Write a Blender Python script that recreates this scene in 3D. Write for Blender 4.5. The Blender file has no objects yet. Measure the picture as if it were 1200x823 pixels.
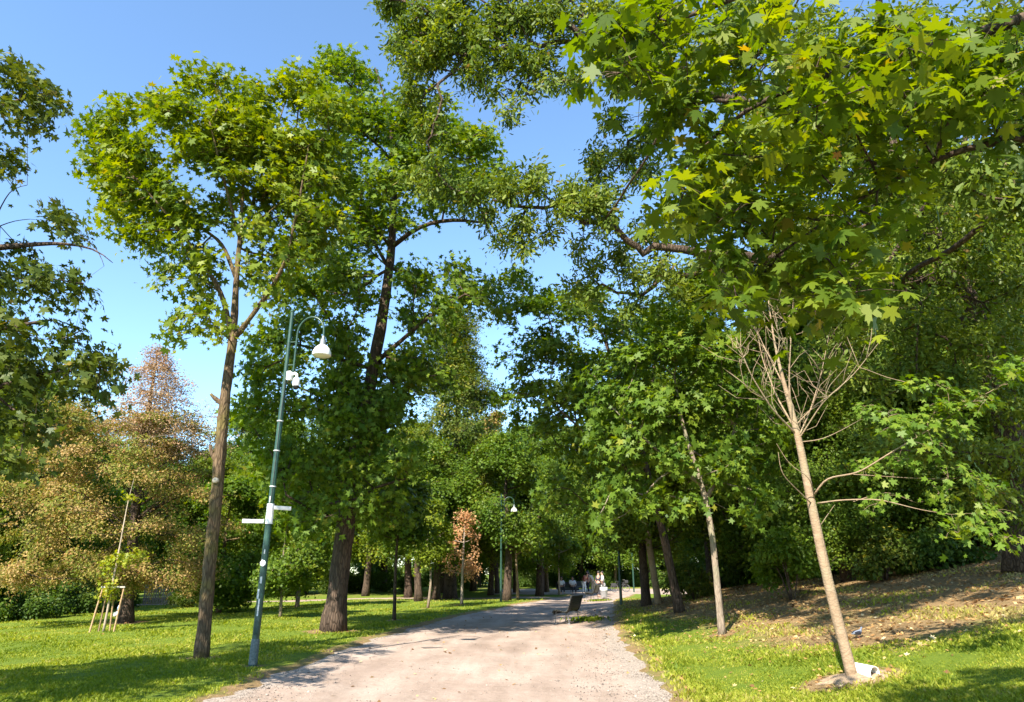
import bpy, bmesh, math, random
import numpy as np
from mathutils import Vector, Matrix, noise as mnoise

RS = np.random.RandomState(7)
random.seed(7)
C = bpy.context.scene.collection
SC = bpy.context.scene

# ------------------------------------------------------------------ camera model
PITCH = math.radians(18.0)
CAMH = 1.6
F = 800.0
cp, sp = math.cos(PITCH), math.sin(PITCH)


def P(px, py, Y):
    """photo pixel + distance along the view axis on the ground -> world point"""
    u = (px - 600) / F
    v = (411.5 - py) / F
    d = np.array([u, cp - v * sp, sp + v * cp])
    k = Y / d[1]
    return np.array([d[0] * k, Y, CAMH + d[2] * k])


def softplus(t, k=2.0):
    return np.log1p(np.exp(np.clip(t * k, -30, 30))) / k


def sstep(t):
    t = np.clip(t, 0, 1)
    return t * t * (3 - 2 * t)


PY = np.array([-30, 0, 8.5, 13, 17.5, 24, 32, 40, 48, 56, 64.])
PL = np.array([-3.6, -3.8, -3.95, -4.05, -3.9, -3.0, -1.5, 0.4, 2.6, 4.6, 6.5])
PR = np.array([2.6, 2.4, 2.3, 2.5, 2.75, 3.5, 4.6, 5.7, 7.2, 9.5, 12.])


def path_l(y): return np.interp(y, PY, PL)
def path_r(y): return np.interp(y, PY, PR)


def wob(x, y, s=1.0):
    return (np.sin(1.7 * x * s + 0.6 * y * s) * np.sin(0.9 * y * s - 0.4 * x * s + 1.3) + 0.5 * np.sin(3.1 * x * s - 2.3 * y * s + 0.7) * np.sin(2.7 * y * s + 1.1))


def base_z(x, y):
    x = np.asarray(x, float); y = np.asarray(y, float)
    bank = np.minimum(0.205 * softplus(x - 3.4), 0.205 * 13 + 0.02 * (x - 16))
    bank = np.maximum(bank, 0) * (1 - sstep((y - 24) / 24)) * sstep((y + 25) / 20)
    left = -0.025 * softplus(-x - 9, 1.0) * sstep((y - 2) / 10)
    return bank + left + 0.03 * wob(x, y, 0.35)


def in_path(x, y, grow=0.0):
    """signed: >0 inside the main path / cross paths"""
    x = np.asarray(x, float); y = np.asarray(y, float)
    e = 0.16 * wob(x * 0 + 3.1, y, 1.3) + 0.07 * np.sin(5.3 * y) * np.sin(2.1 * y)
    a = np.minimum(x - (path_l(y) + e), (path_r(y) + 0.7 * e) - x)
    a = np.where(y > 64, -9, a)
    b = np.minimum(y - 57.0, 76 - y)          # cross path
    b = np.where((x < -2) | (x > 70), -9, b)
    c = np.minimum(y - (47.5 + 0.06 * x), (50.5 + 0.08 * x) - y)      # narrow path left
    c = np.where((x > 4) | (x < -60), -9, c)
    return np.maximum(np.maximum(a, b), c) + grow


def gz(x, y):
    z = base_z(x, y)
    return z - 0.07 * sstep((in_path(x, y) - 0.02) / 0.3)


def G(px, py):
    """photo pixel -> ground point"""
    u = (px - 600) / F; v = (411.5 - py) / F
    d = np.array([u, cp - v * sp, sp + v * cp])
    t = 2.0
    while t < 200:
        p = np.array([0, 0, CAMH]) + d * t
        if p[2] < float(base_z(p[0], p[1])):
            break
        t += 0.05
    return np.array([p[0], p[1], float(base_z(p[0], p[1]))])


# ------------------------------------------------------------------ materials
def new_mat(name):
    m = bpy.data.materials.new(name)
    m.use_nodes = True
    nt = m.node_tree
    nt.nodes.clear()
    out = nt.nodes.new('ShaderNodeOutputMaterial')
    return m, nt, out


def N(nt, t, **kw):
    n = nt.nodes.new(t)
    for k, v in kw.items():
        if k in n.inputs.keys():
            n.inputs[k].default_value = v
        else:
            setattr(n, k, v)
    return n


def ramp(nt, stops, src=None):
    r = nt.nodes.new('ShaderNodeValToRGB')
    e = r.color_ramp.elements
    while len(e) < len(stops):
        e.new(0.5)
    for i, (p, c) in enumerate(stops):
        e[i].position = p
        e[i].color = (*c, 1) if len(c) == 3 else c
    if src is not None:
        nt.links.new(src, r.inputs[0])
    return r


def leaf_mat(name, cols, trans=0.38, rough=0.48, spec=0.22):
    """cols: stops for the per-leaf tint"""
    m, nt, out = new_mat(name)
    L = nt.links.new
    at = N(nt, 'ShaderNodeAttribute', attribute_name='tint')
    r = ramp(nt, cols, at.outputs['Fac'])
    pb = N(nt, 'ShaderNodeBsdfPrincipled', Roughness=rough)
    pb.inputs['Specular IOR Level'].default_value = spec
    L(r.outputs[0], pb.inputs['Base Color'])
    tr = N(nt, 'ShaderNodeBsdfTranslucent')
    hs = N(nt, 'ShaderNodeHueSaturation', Hue=0.485, Saturation=1.12, Value=1.35)
    L(r.outputs[0], hs.inputs['Color'])
    L(hs.outputs[0], tr.inputs['Color'])
    mx = N(nt, 'ShaderNodeMixShader', Fac=trans)
    L(pb.outputs[0], mx.inputs[1]); L(tr.outputs[0], mx.inputs[2])
    L(mx.outputs[0], out.inputs['Surface'])
    return m


def bark_mat(name, c1, c2, c3=None, scale=9.0, bump=0.6, crack=.75, stretch=0.22):
    m, nt, out = new_mat(name)
    L = nt.links.new
    tc = N(nt, 'ShaderNodeTexCoord')
    mp = N(nt, 'ShaderNodeMapping'); mp.inputs['Scale'].default_value = (1, 1, stretch)
    L(tc.outputs['Object'], mp.inputs[0])
    n1 = N(nt, 'ShaderNodeTexNoise', Scale=scale, Detail=8.0, Roughness=0.65)
    L(mp.outputs[0], n1.inputs['Vector'])
    v = N(nt, 'ShaderNodeTexVoronoi', Scale=scale * 2.2, feature='DISTANCE_TO_EDGE')
    L(mp.outputs[0], v.inputs['Vector'])
    n2 = N(nt, 'ShaderNodeTexNoise', Scale=1.7, Detail=4.0)
    L(tc.outputs['Object'], n2.inputs['Vector'])
    r = ramp(nt, [(0.32, c1), (0.68, c2)], n1.outputs[0])
    col = r.outputs[0]
    if c3:
        mx = N(nt, 'ShaderNodeMixRGB')
        rr = ramp(nt, [(0.5, (0, 0, 0)), (0.62, (1, 1, 1))], n2.outputs[0])
        L(rr.outputs[0], mx.inputs[0]); L(col, mx.inputs[1]); mx.inputs[2].default_value = (*c3, 1)
        col = mx.outputs[0]
    mlt = N(nt, 'ShaderNodeMixRGB', blend_type='MULTIPLY')
    mlt.inputs[0].default_value = crack
    rv = ramp(nt, [(0.0, (0.35, 0.33, 0.3)), (0.18, (1, 1, 1))], v.outputs['Distance'])
    L(col, mlt.inputs[1]); L(rv.outputs[0], mlt.inputs[2])
    pb = N(nt, 'ShaderNodeBsdfPrincipled', Roughness=0.9)
    pb.inputs['Specular IOR Level'].default_value = 0.2
    L(mlt.outputs[0], pb.inputs['Base Color'])
    ad = N(nt, 'ShaderNodeMath', operation='ADD')
    L(n1.outputs[0], ad.inputs[0]); L(rv.outputs[0], ad.inputs[1])
    b = N(nt, 'ShaderNodeBump', Strength=bump, Distance=0.03)
    L(ad.outputs[0], b.inputs['Height']); L(b.outputs[0], pb.inputs['Normal'])
    L(pb.outputs[0], out.inputs['Surface'])
    return m


def plain_mat(name, col, rough=0.5, metal=0.0, var=0.15, scale=20.0, bump=0.0, col2=None):
    m, nt, out = new_mat(name)
    L = nt.links.new
    tc = N(nt, 'ShaderNodeTexCoord')
    n1 = N(nt, 'ShaderNodeTexNoise', Scale=scale, Detail=6.0, Roughness=0.6)
    L(tc.outputs['Object'], n1.inputs['Vector'])
    a = tuple(c * (1 - var) for c in col)
    b2 = col2 if col2 else tuple(min(1, c * (1 + var)) for c in col)
    r = ramp(nt, [(0.35, a), (0.65, b2)], n1.outputs[0])
    pb = N(nt, 'ShaderNodeBsdfPrincipled', Roughness=rough, Metallic=metal)
    L(r.outputs[0], pb.inputs['Base Color'])
    if bump:
        b = N(nt, 'ShaderNodeBump', Strength=bump, Distance=0.01)
        L(n1.outputs[0], b.inputs['Height']); L(b.outputs[0], pb.inputs['Normal'])
    L(pb.outputs[0], out.inputs['Surface'])
    return m


M = {}
M['maple'] = leaf_mat('maple_leaf', [(0.0, (0.070, 0.118, 0.010)), (0.45, (0.130, 0.185, 0.013)), (0.92, (0.22, 0.255, 0.018)), (1.0, (0.30, 0.25, 0.03))], trans=.42)
M['maple_deep'] = leaf_mat('deep_maple_leaf', [(0.0, (0.058, 0.115, 0.013)), (0.5, (0.105, 0.172, 0.016)), (0.92, (0.17, 0.23, 0.02)), (1.0, (0.24, 0.23, 0.03))], trans=.42)
M['maple_near'] = leaf_mat('near_maple_leaf', [(0.0, (0.060, 0.108, 0.010)), (0.5, (0.115, 0.172, 0.013)), (0.93, (0.21, 0.245, 0.018)), (0.995, (0.28, 0.22, 0.03)), (1.0, (0.34, 0.13, 0.04))], trans=0.54, rough=0.5, spec=0.25)
M['maple_shade'] = leaf_mat('shaded_maple_leaf', [(0.0, (0.045, 0.075, 0.010)), (0.5, (0.075, 0.105, 0.014)), (0.92, (0.12, 0.14, 0.02)), (1.0, (0.2, 0.16, 0.03))], trans=.3)  # maple leaf colour darkened to carry the shade on the left edge crown
M['oak'] = leaf_mat('oak_leaf', [(0.0, (0.060, 0.102, 0.014)), (0.5, (0.115, 0.162, 0.019)), (0.93, (0.19, 0.225, 0.026)), (1.0, (0.22, 0.14, 0.05))], trans=0.38)
M['dark'] = leaf_mat('dark_leaf', [(0.0, (0.040, 0.082, 0.012)), (0.6, (0.075, 0.135, 0.017)), (1.0, (0.14, 0.19, 0.026))], trans=0.4)
M['olive'] = leaf_mat('olive_leaf', [(0.0, (0.045, 0.080, 0.010)), (0.55, (0.095, 0.130, 0.015)), (0.88, (0.19, 0.195, 0.022)), (1.0, (0.30, 0.24, 0.03))], trans=0.38)
M['bright'] = leaf_mat('bright_leaf', [(0.0, (0.075, 0.14, 0.014)), (0.6, (0.13, 0.21, 0.018)), (1.0, (0.22, 0.26, 0.03))], trans=0.48)
M['rust'] = leaf_mat('rust_leaf', [(0.0, (0.10, 0.14, 0.02)), (0.36, (0.21, 0.21, 0.034)), (0.55, (0.34, 0.24, 0.072)), (0.92, (0.42, 0.29, 0.125)), (1.0, (0.40, 0.18, 0.08))], trans=0.38, rough=0.7, spec=0.2)
M['dry'] = leaf_mat('dry_pinkish_leaf', [(0.0, (0.26, 0.20, 0.09)), (0.5, (0.38, 0.25, 0.14)), (1.0, (0.46, 0.30, 0.19))], trans=.35, rough=.8, spec=.1)
M['dead'] = leaf_mat('dead_leaf', [(0.0, (0.42, 0.25, 0.11)), (0.6, (0.54, 0.32, 0.15)), (1.0, (0.42, 0.19, 0.08))], trans=0.3, rough=0.8, spec=0.1)
M['yellow'] = leaf_mat('yellow_green_leaf', [(0.0, (0.17, 0.23, 0.02)), (0.6, (0.28, 0.31, 0.025)), (1.0, (0.40, 0.32, 0.03))], trans=0.4)
M['bark_brown'] = bark_mat('brown_bark', (0.085, 0.058, 0.036), (0.20, 0.135, 0.075), (0.16, 0.125, 0.045), scale=8)
M['bark_dark'] = bark_mat('dark_bark', (0.05, 0.036, 0.026), (0.13, 0.088, 0.06), None, scale=7, bump=0.9)
M['bark_grey'] = bark_mat('grey_bark', (0.17, 0.13, 0.095), (0.33, 0.26, 0.19), (0.22, 0.20, 0.13), scale=10, bump=0.35, crack=.4)
M['bark_pale'] = bark_mat('pale_bark', (0.22, 0.15, 0.09), (0.33, 0.235, 0.15), (0.27, 0.21, 0.13), scale=6, bump=0.25, stretch=2.2, crack=.12)
M['bark_dead'] = bark_mat('dead_pale_bark', (0.30, 0.23, 0.17), (0.50, 0.41, 0.31), None, scale=12, bump=0.3, crack=.3)


# ------------------------------------------------------------------ mesh helpers
def link(o, parent=None):
    C.objects.link(o)
    if parent is not None:
        o.parent = parent
    return o


def tag(o, label=None, cat=None, group=None, kind=None):
    if label: o['label'] = label
    if cat: o['category'] = cat
    if group: o['group'] = group
    if kind: o['kind'] = kind
    return o


def empty(name, loc=(0, 0, 0), rz=0.0):
    o = bpy.data.objects.new(name, None)
    o.empty_display_size = 0.2
    o.location = tuple(float(c) for c in loc)
    o.rotation_euler = (0, 0, rz)
    return link(o)


def np_mesh(name, V, faces_flat, counts, mat, parent=None, tint=None, smooth=False, origin=None):
    V = np.asarray(V, np.float32).reshape(-1, 3)
    if origin is not None:
        V = V - np.asarray(origin, np.float32)
    me = bpy.data.meshes.new(name)
    me.vertices.add(len(V)); me.vertices.foreach_set('co', V.ravel())
    counts = np.asarray(counts, np.int32)
    ff = np.asarray(faces_flat, np.int32).ravel()
    me.loops.add(len(ff)); me.loops.foreach_set('vertex_index', ff)
    me.polygons.add(len(counts))
    st = np.zeros(len(counts), np.int32); st[1:] = np.cumsum(counts)[:-1]
    me.polygons.foreach_set('loop_start', st)
    me.polygons.foreach_set('loop_total', counts)
    if smooth:
        me.polygons.foreach_set('use_smooth', np.ones(len(counts), bool))
    me.update(calc_edges=True)
    if tint is not None:
        a = me.attributes.new('tint', 'FLOAT', 'FACE')
        a.data.foreach_set('value', np.asarray(tint, np.float32))
    if mat: me.materials.append(mat)
    o = bpy.data.objects.new(name, me)
    return link(o, parent)


class Tubes:
    def __init__(self):
        self.V = []; self.F = []; self.n = 0

    def add(self, pts, rad, sides=6, rough=0.0, cap=True):
        pts = np.asarray(pts, float); rad = np.asarray(rad, float)
        k = len(pts)
        if k < 2: return
        T = np.gradient(pts, axis=0)
        T /= (np.linalg.norm(T, axis=1, keepdims=True) + 1e-9)
        ref = np.array([1, 0, 0.]) if abs(T[0][0]) < 0.8 else np.array([0, 1, 0.])
        A = np.zeros((k, 3))
        a = ref - T[0] * ref.dot(T[0]); a /= np.linalg.norm(a)
        for i in range(k):
            a = a - T[i] * a.dot(T[i]); a /= (np.linalg.norm(a) + 1e-9)
            A[i] = a
        B = np.cross(T, A)
        th = np.arange(sides) * 2 * math.pi / sides
        rr = rad[:, None] * np.ones((1, sides))
        if rough:
            low = np.cumsum(RS.normal(0, 0.25, (k, sides)), axis=0)
            low = low - low.mean(axis=0, keepdims=True) * 0.5
            rr = rr * (1 + rough * RS.normal(0, 1, (k, sides)) + rough * 0.8 * np.tanh(low))
        ring = pts[:, None, :] + rr[:, :, None] * (np.cos(th)[None, :, None] * A[:, None, :] + np.sin(th)[None, :, None] * B[:, None, :])
        base = self.n
        self.V.append(ring.reshape(-1, 3))
        i = np.arange(k - 1)[:, None] * sides; j = np.arange(sides)[None, :]; j2 = (j + 1) % sides
        q = np.stack([i + j, i + j2, i + sides + j2, i + sides + j], -1).reshape(-1, 4) + base
        self.F.append((q.ravel(), np.full(len(q), 4)))
        if cap:
            self.F.append((np.arange(sides)[::-1] + base, np.array([sides])))
            self.F.append((np.arange(sides) + base + (k - 1) * sides, np.array([sides])))
        self.n += k * sides

    def build(self, name, mat, parent=None, smooth=True, origin=None):
        V = np.concatenate(self.V)
        ff = np.concatenate([f[0] for f in self.F]); ct = np.concatenate([f[1] for f in self.F])
        return np_mesh(name, V, ff, ct, mat, parent, smooth=smooth, origin=origin)


def tmpl(half):
    """half outline (angle from tip, radius) on the right side, tip first"""
    r = [(math.sin(math.radians(a)) * q, math.cos(math.radians(a)) * q) for a, q in half]
    l = [(-x, y) for x, y in r[::-1] if abs(x) > 1e-6]
    return np.array(r + l)


LEAF = {
    'near': tmpl([(0, 1), (8, .76), (15, .80), (21, .44), (38, .70), (45, .72), (53, .99), (59, .74), (66, .72), (77, .42), (98, .56), (106, .80), (118, .50), (150, .34), (180, .14)]),
    'mid': tmpl([(0, 1), (22, .46), (52, .96), (77, .42), (108, .74), (150, .34), (180, .15)]),
    'far': tmpl([(0, 1), (50, .85), (105, .68), (180, .25)]),
    'oak': tmpl([(0, 1), (14, .85), (22, .55), (40, .52), (60, .25), (120, .25), (160, .45), (180, .55)]),
    'small': tmpl([(0, 1), (35, .62), (100, .45), (180, .6)]),
    'blade': tmpl([(0, 1), (20, .55), (150, .45), (180, .8)]),
}


def leaf_mesh(name, Cn, Nrm, size, tint, kind, mat, parent, origin=None, fold=0.22, droop=0.25, dirs=None):
    t = LEAF[kind]
    n = len(Cn); k = len(t)
    Nrm = Nrm / (np.linalg.norm(Nrm, axis=1, keepdims=True) + 1e-9)
    if dirs is None:
        dirs = RS.normal(0, 1, (n, 3)); dirs[:, 2] -= 0.35
    U = dirs - Nrm * (dirs * Nrm).sum(1, keepdims=True)
    U /= (np.linalg.norm(U, axis=1, keepdims=True) + 1e-9)
    W = np.cross(U, Nrm)
    s = np.asarray(size)[:, None, None]
    z = -fold * np.abs(t[:, 0]) - droop * np.clip(t[:, 1], 0, 1) ** 2
    fs = RS.uniform(-0.4, 1.4, (n, 1, 1))
    V = Cn[:, None, :] + s * (t[None, :, 0, None] * W[:, None, :] + t[None, :, 1, None] * U[:, None, :] + fs * z[None, :, None] * Nrm[:, None, :])
    return np_mesh(name, V, np.arange(n * k), np.full(n, k), mat, parent, tint=tint, origin=origin)


def resample(pts, rad, step):
    pts = np.asarray(pts, float); rad = np.asarray(rad, float)
    seg = np.linalg.norm(np.diff(pts, axis=0), axis=1)
    s = np.concatenate([[0], np.cumsum(seg)])
    n = max(2, int(s[-1] / step) + 1)
    t = np.linspace(0, s[-1], n)
    # catmull-like smoothing: interpolate then smooth
    q = np.stack([np.interp(t, s, pts[:, i]) for i in range(3)], 1)
    r = np.interp(t, s, rad)
    for _ in range(3):
        q[1:-1] = 0.25 * q[:-2] + 0.5 * q[1:-1] + 0.25 * q[2:]
    return q, r


def grow(stems, sprays, step=0.45, bf=0.35, rtip=0.006, expo=0.46, zmin=0.0, maxr=0.12):
    """stems: list of (pts, rad) fixed wood.  sprays: (n,3) tips.  returns list of chains (pts, rad)"""
    nodes = []; parent = []; plen = []; fixr = []; ok = []
    for pts, rad in stems:
        pl = 0.0
        for i in range(len(pts)):
            if i: pl += np.linalg.norm(pts[i] - pts[i - 1])
            nodes.append(pts[i]); parent.append(-1); plen.append(pl * 0.4); fixr.append(rad[i]); ok.append(pts[i][2] >= zmin)
    nfix = len(nodes)
    S = np.asarray(sprays, float)
    n = len(S)
    if n == 0: return []
    X = np.array(nodes)

    def cost(x, pl):
        d = S - x
        dist = np.sqrt((d ** 2).sum(1))
        return dist * (1 + 0.0 * dist) + bf * pl + 0.7 * np.maximum(0, x[2] - S[:, 2]) * 0.6
    best = np.full(n, 1e9); bi = np.zeros(n, int)
    for i in range(nfix):
        if not ok[i]: continue
        c = cost(X[i], plen[i])
        m = c < best
        best[m] = c[m]; bi[m] = i
    done = np.zeros(n, bool)
    kids = {}
    tip = []
    for _ in range(n):
        b = np.where(done, 1e9, best)
        j = int(b.argmin())
        done[j] = True
        pi = bi[j]; a = np.asarray(nodes[pi]); e = S[j]
        L = np.linalg.norm(e - a)
        k = max(1, int(L / step + 0.5))
        lift = np.array([0, 0, -0.07 * L])
        prev = pi
        for q in range(1, k + 1):
            t = q / k
            p = a + (e - a) * t + lift * 4 * t * (1 - t) * 0.5 + (RS.normal(0, 0.05 * min(L, 1.0), 3) if q < k else 0)
            nodes.append(p); parent.append(prev); plen.append(plen[prev] + L / k); fixr.append(0); prev = len(nodes) - 1
            c = cost(p, plen[-1])
            m = (c < best) & ~done
            best[m] = c[m]; bi[m] = prev
        tip.append(prev)
    cnt = np.zeros(len(nodes))
    for t in tip: cnt[t] += 1
    for i in range(len(nodes) - 1, nfix - 1, -1):
        if parent[i] >= 0: cnt[parent[i]] += cnt[i]
    ch = [[] for _ in nodes]
    for i in range(nfix, len(nodes)): ch[parent[i]].append(i)
    X = np.array(nodes)
    for _ in range(2):
        Y = X.copy()
        for i in range(nfix, len(nodes)):
            if ch[i]:
                c = max(ch[i], key=lambda q: cnt[q])
                Y[i] = 0.5 * X[i] + 0.25 * X[parent[i]] + 0.25 * X[c]
        X = Y
    R = np.minimum(rtip * np.maximum(cnt, 1) ** expo, maxr)
    chains = []
    stack = [(c, i) for i in range(nfix) for c in ch[i]]
    while stack:
        c, par = stack.pop()
        r0 = R[c]
        if par < nfix: r0 = min(r0, fixr[par] * 0.75)
        pts = [X[par]]; rad = [r0 * 1.1]
        cur = c
        while True:
            pts.append(X[cur]); rad.append(min(R[cur], rad[-1]))
            if not ch[cur]: break
            nx = max(ch[cur], key=lambda q: cnt[q])
            for o in ch[cur]:
                if o != nx: stack.append((o, cur))
            cur = nx
        chains.append((np.array(pts), np.array(rad)))
    return chains


def clump_points(c, r, n, flat=0.8, gap=0.35):
    """n spray centres in an uneven ball, denser towards the outside"""
    d = RS.normal(0, 1, (n * 2, 3)); d /= np.linalg.norm(d, axis=1, keepdims=True)
    q = RS.uniform(0, 1, n * 2) ** 0.5
    f = 1 + 0.28 * np.sin(3 * d[:, 0] + c[0] * 5) * np.sin(4 * d[:, 2] + c[2] * 3) + 0.18 * np.sin(7 * d[:, 1] + c[1])
    p = d * (q * f)[:, None] * r
    p[:, 2] *= flat
    p = p + c
    g = np.sin(2.3 * p[:, 0] + 1.1) * np.sin(2.1 * p[:, 1]) * np.sin(2.7 * p[:, 2] + 0.5) + 0.5 * np.sin(4.9 * p[:, 0] + 2 * p[:, 2])
    keep = g > -gap - 0.3 * RS.uniform(0, 1, len(g))
    return p[keep][:n]


LEAVES = 1.75
SPRAYS = 1.5


def spray_leaves(S, centre, per, size, rs, kind_tilt=0.45, flat=0.32, droop=0.0, outw=0.75):
    """leaves round each spray centre; layered, facing up and a little outward"""
    n = len(S)
    per_n = np.maximum(2, RS.poisson(per * LEAVES, n))
    idx = np.repeat(np.arange(n), per_n)
    m = len(idx)
    out = S - centre
    out /= (np.linalg.norm(out, axis=1, keepdims=True) + 1e-6)
    ax = out + RS.normal(0, 0.4, (n, 3)); ax[:, 2] *= 0.6
    up = np.array([0, 0, 0.9]) + outw * out + RS.normal(0, 0.3, (n, 3))
    up /= np.linalg.norm(up, axis=1, keepdims=True)
    g = RS.normal(0, 1, (m, 3)) * rs
    gu = (g * up[idx]).sum(1, keepdims=True)
    g = g - gu * up[idx] * (1 - flat)
    pos = S[idx] + g
    pos[:, 2] -= droop * (g ** 2).sum(1)
    nrm = up[idx] + RS.normal(0, kind_tilt * 1.25, (m, 3)) + 0.5 * g / max(rs, 1e-3) * 0.4
    dirs = g / rs + RS.normal(0, 0.6, (m, 3)); dirs[:, 2] -= 0.5
    sz = size * RS.uniform(0.45, 1.3, m)
    st = np.clip(0.45 + 0.16 * wob(S[:, 0], S[:, 1] + S[:, 2], 0.9) + RS.normal(0, 0.19, n), 0, 0.9)
    tint = np.clip(st[idx] + RS.normal(0, 0.13, m), 0, 0.93)
    odd = RS.uniform(0, 1, m) < 0.012
    tint[odd] = RS.uniform(.93, 1, int(odd.sum())) ** .6
    return pos, nrm, sz, tint, dirs


def px_stem(pts, Y, step=0.3, root=None):
    """pts: (px, py, radius[, Y])"""
    p = []; r = []
    for q in pts:
        y = q[3] if len(q) > 3 else Y
        p.append(P(q[0], q[1], y)); r.append(q[2])
    if root is not None:
        p[0] = np.array(root, float)
    return resample(p, r, step)


def flare(st, k=0.55, h=0.35):
    pts, rad = st
    z0 = pts[0][2]
    rad = rad * (1 + k * np.exp(-(pts[:, 2] - z0) / h))
    pts = pts.copy(); pts[0][2] -= 0.12
    return pts, rad


def build_tree(name, label, base, stems, S, centre, leaf, mat, bark, per=18, size=0.085, rs=0.28, group=None, cat='tree', flat=0.32, tilt=0.45,
               droop=0.0, step=0.45, bf=0.35, zmin=0.0, rtip=0.006, expo=0.46, maxr=0.12, sides=10, twigs=True, rough=0.05, twiglets=0, outw=.75, fold=.22, curl=.25):
    root = tag(empty(name, base), label, cat, group)
    tb = Tubes()
    for i, (pts, rad) in enumerate(stems):
        tb.add(pts, rad, 16 if i == 0 else sides, rough=rough)
    ch = grow(stems, S, step=step, bf=bf, zmin=zmin, rtip=rtip, expo=expo, maxr=maxr) if twigs else []
    for pts, rad in ch:
        tb.add(pts, rad, 5 if rad[0] > 0.015 else 3, cap=False)
    if leaf == 'far':
        leaf, per, size = 'mid', per * 1.5, size * .82
    pos, nrm, sz, tint, dirs = spray_leaves(S, centre, per, size, rs, tilt, flat, droop, outw)
    if twiglets:
        for _ in range(int(len(S) * twiglets)):
            i = RS.randint(len(pos))
            d = ((S - pos[i]) ** 2).sum(1); k = int(d.argmin())
            a = S[k]; e = pos[i]
            tb.add(np.array([a, (a + e) / 2 + (0, 0, .02), e]), [.003, .0022, .0014], 3, cap=False)
    tb.build('trunk', M[bark], root, origin=base)
    leaf_mesh('crown', pos, nrm, sz, tint, leaf, M[mat], root, origin=base, dirs=dirs, fold=fold, droop=curl)
    return root


def px_clumps(cl, Y, depth, dens, flat=0.8, gap=0.35, twin=True):
    """cl: (px, py, rpx[, Y]) -> spray centres; each clump gets its own distance from the camera"""
    S = []
    for c in cl:
        y0 = c[3] if len(c) > 3 else Y
        offs = [RS.uniform(-0.95, -0.2), RS.uniform(0.2, 0.95)] if twin else [RS.uniform(-0.7, 0.7)]
        for o in offs:
            y = y0 + o * depth
            r = c[2] / F * y
            p = P(c[0] + RS.uniform(-6, 6), c[1] + RS.uniform(-6, 6), y)
            n = max(4, int(dens * SPRAYS * r ** 2.2))
            S.append(clump_points(p, r, n, flat, gap))
    return np.concatenate(S)


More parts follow.
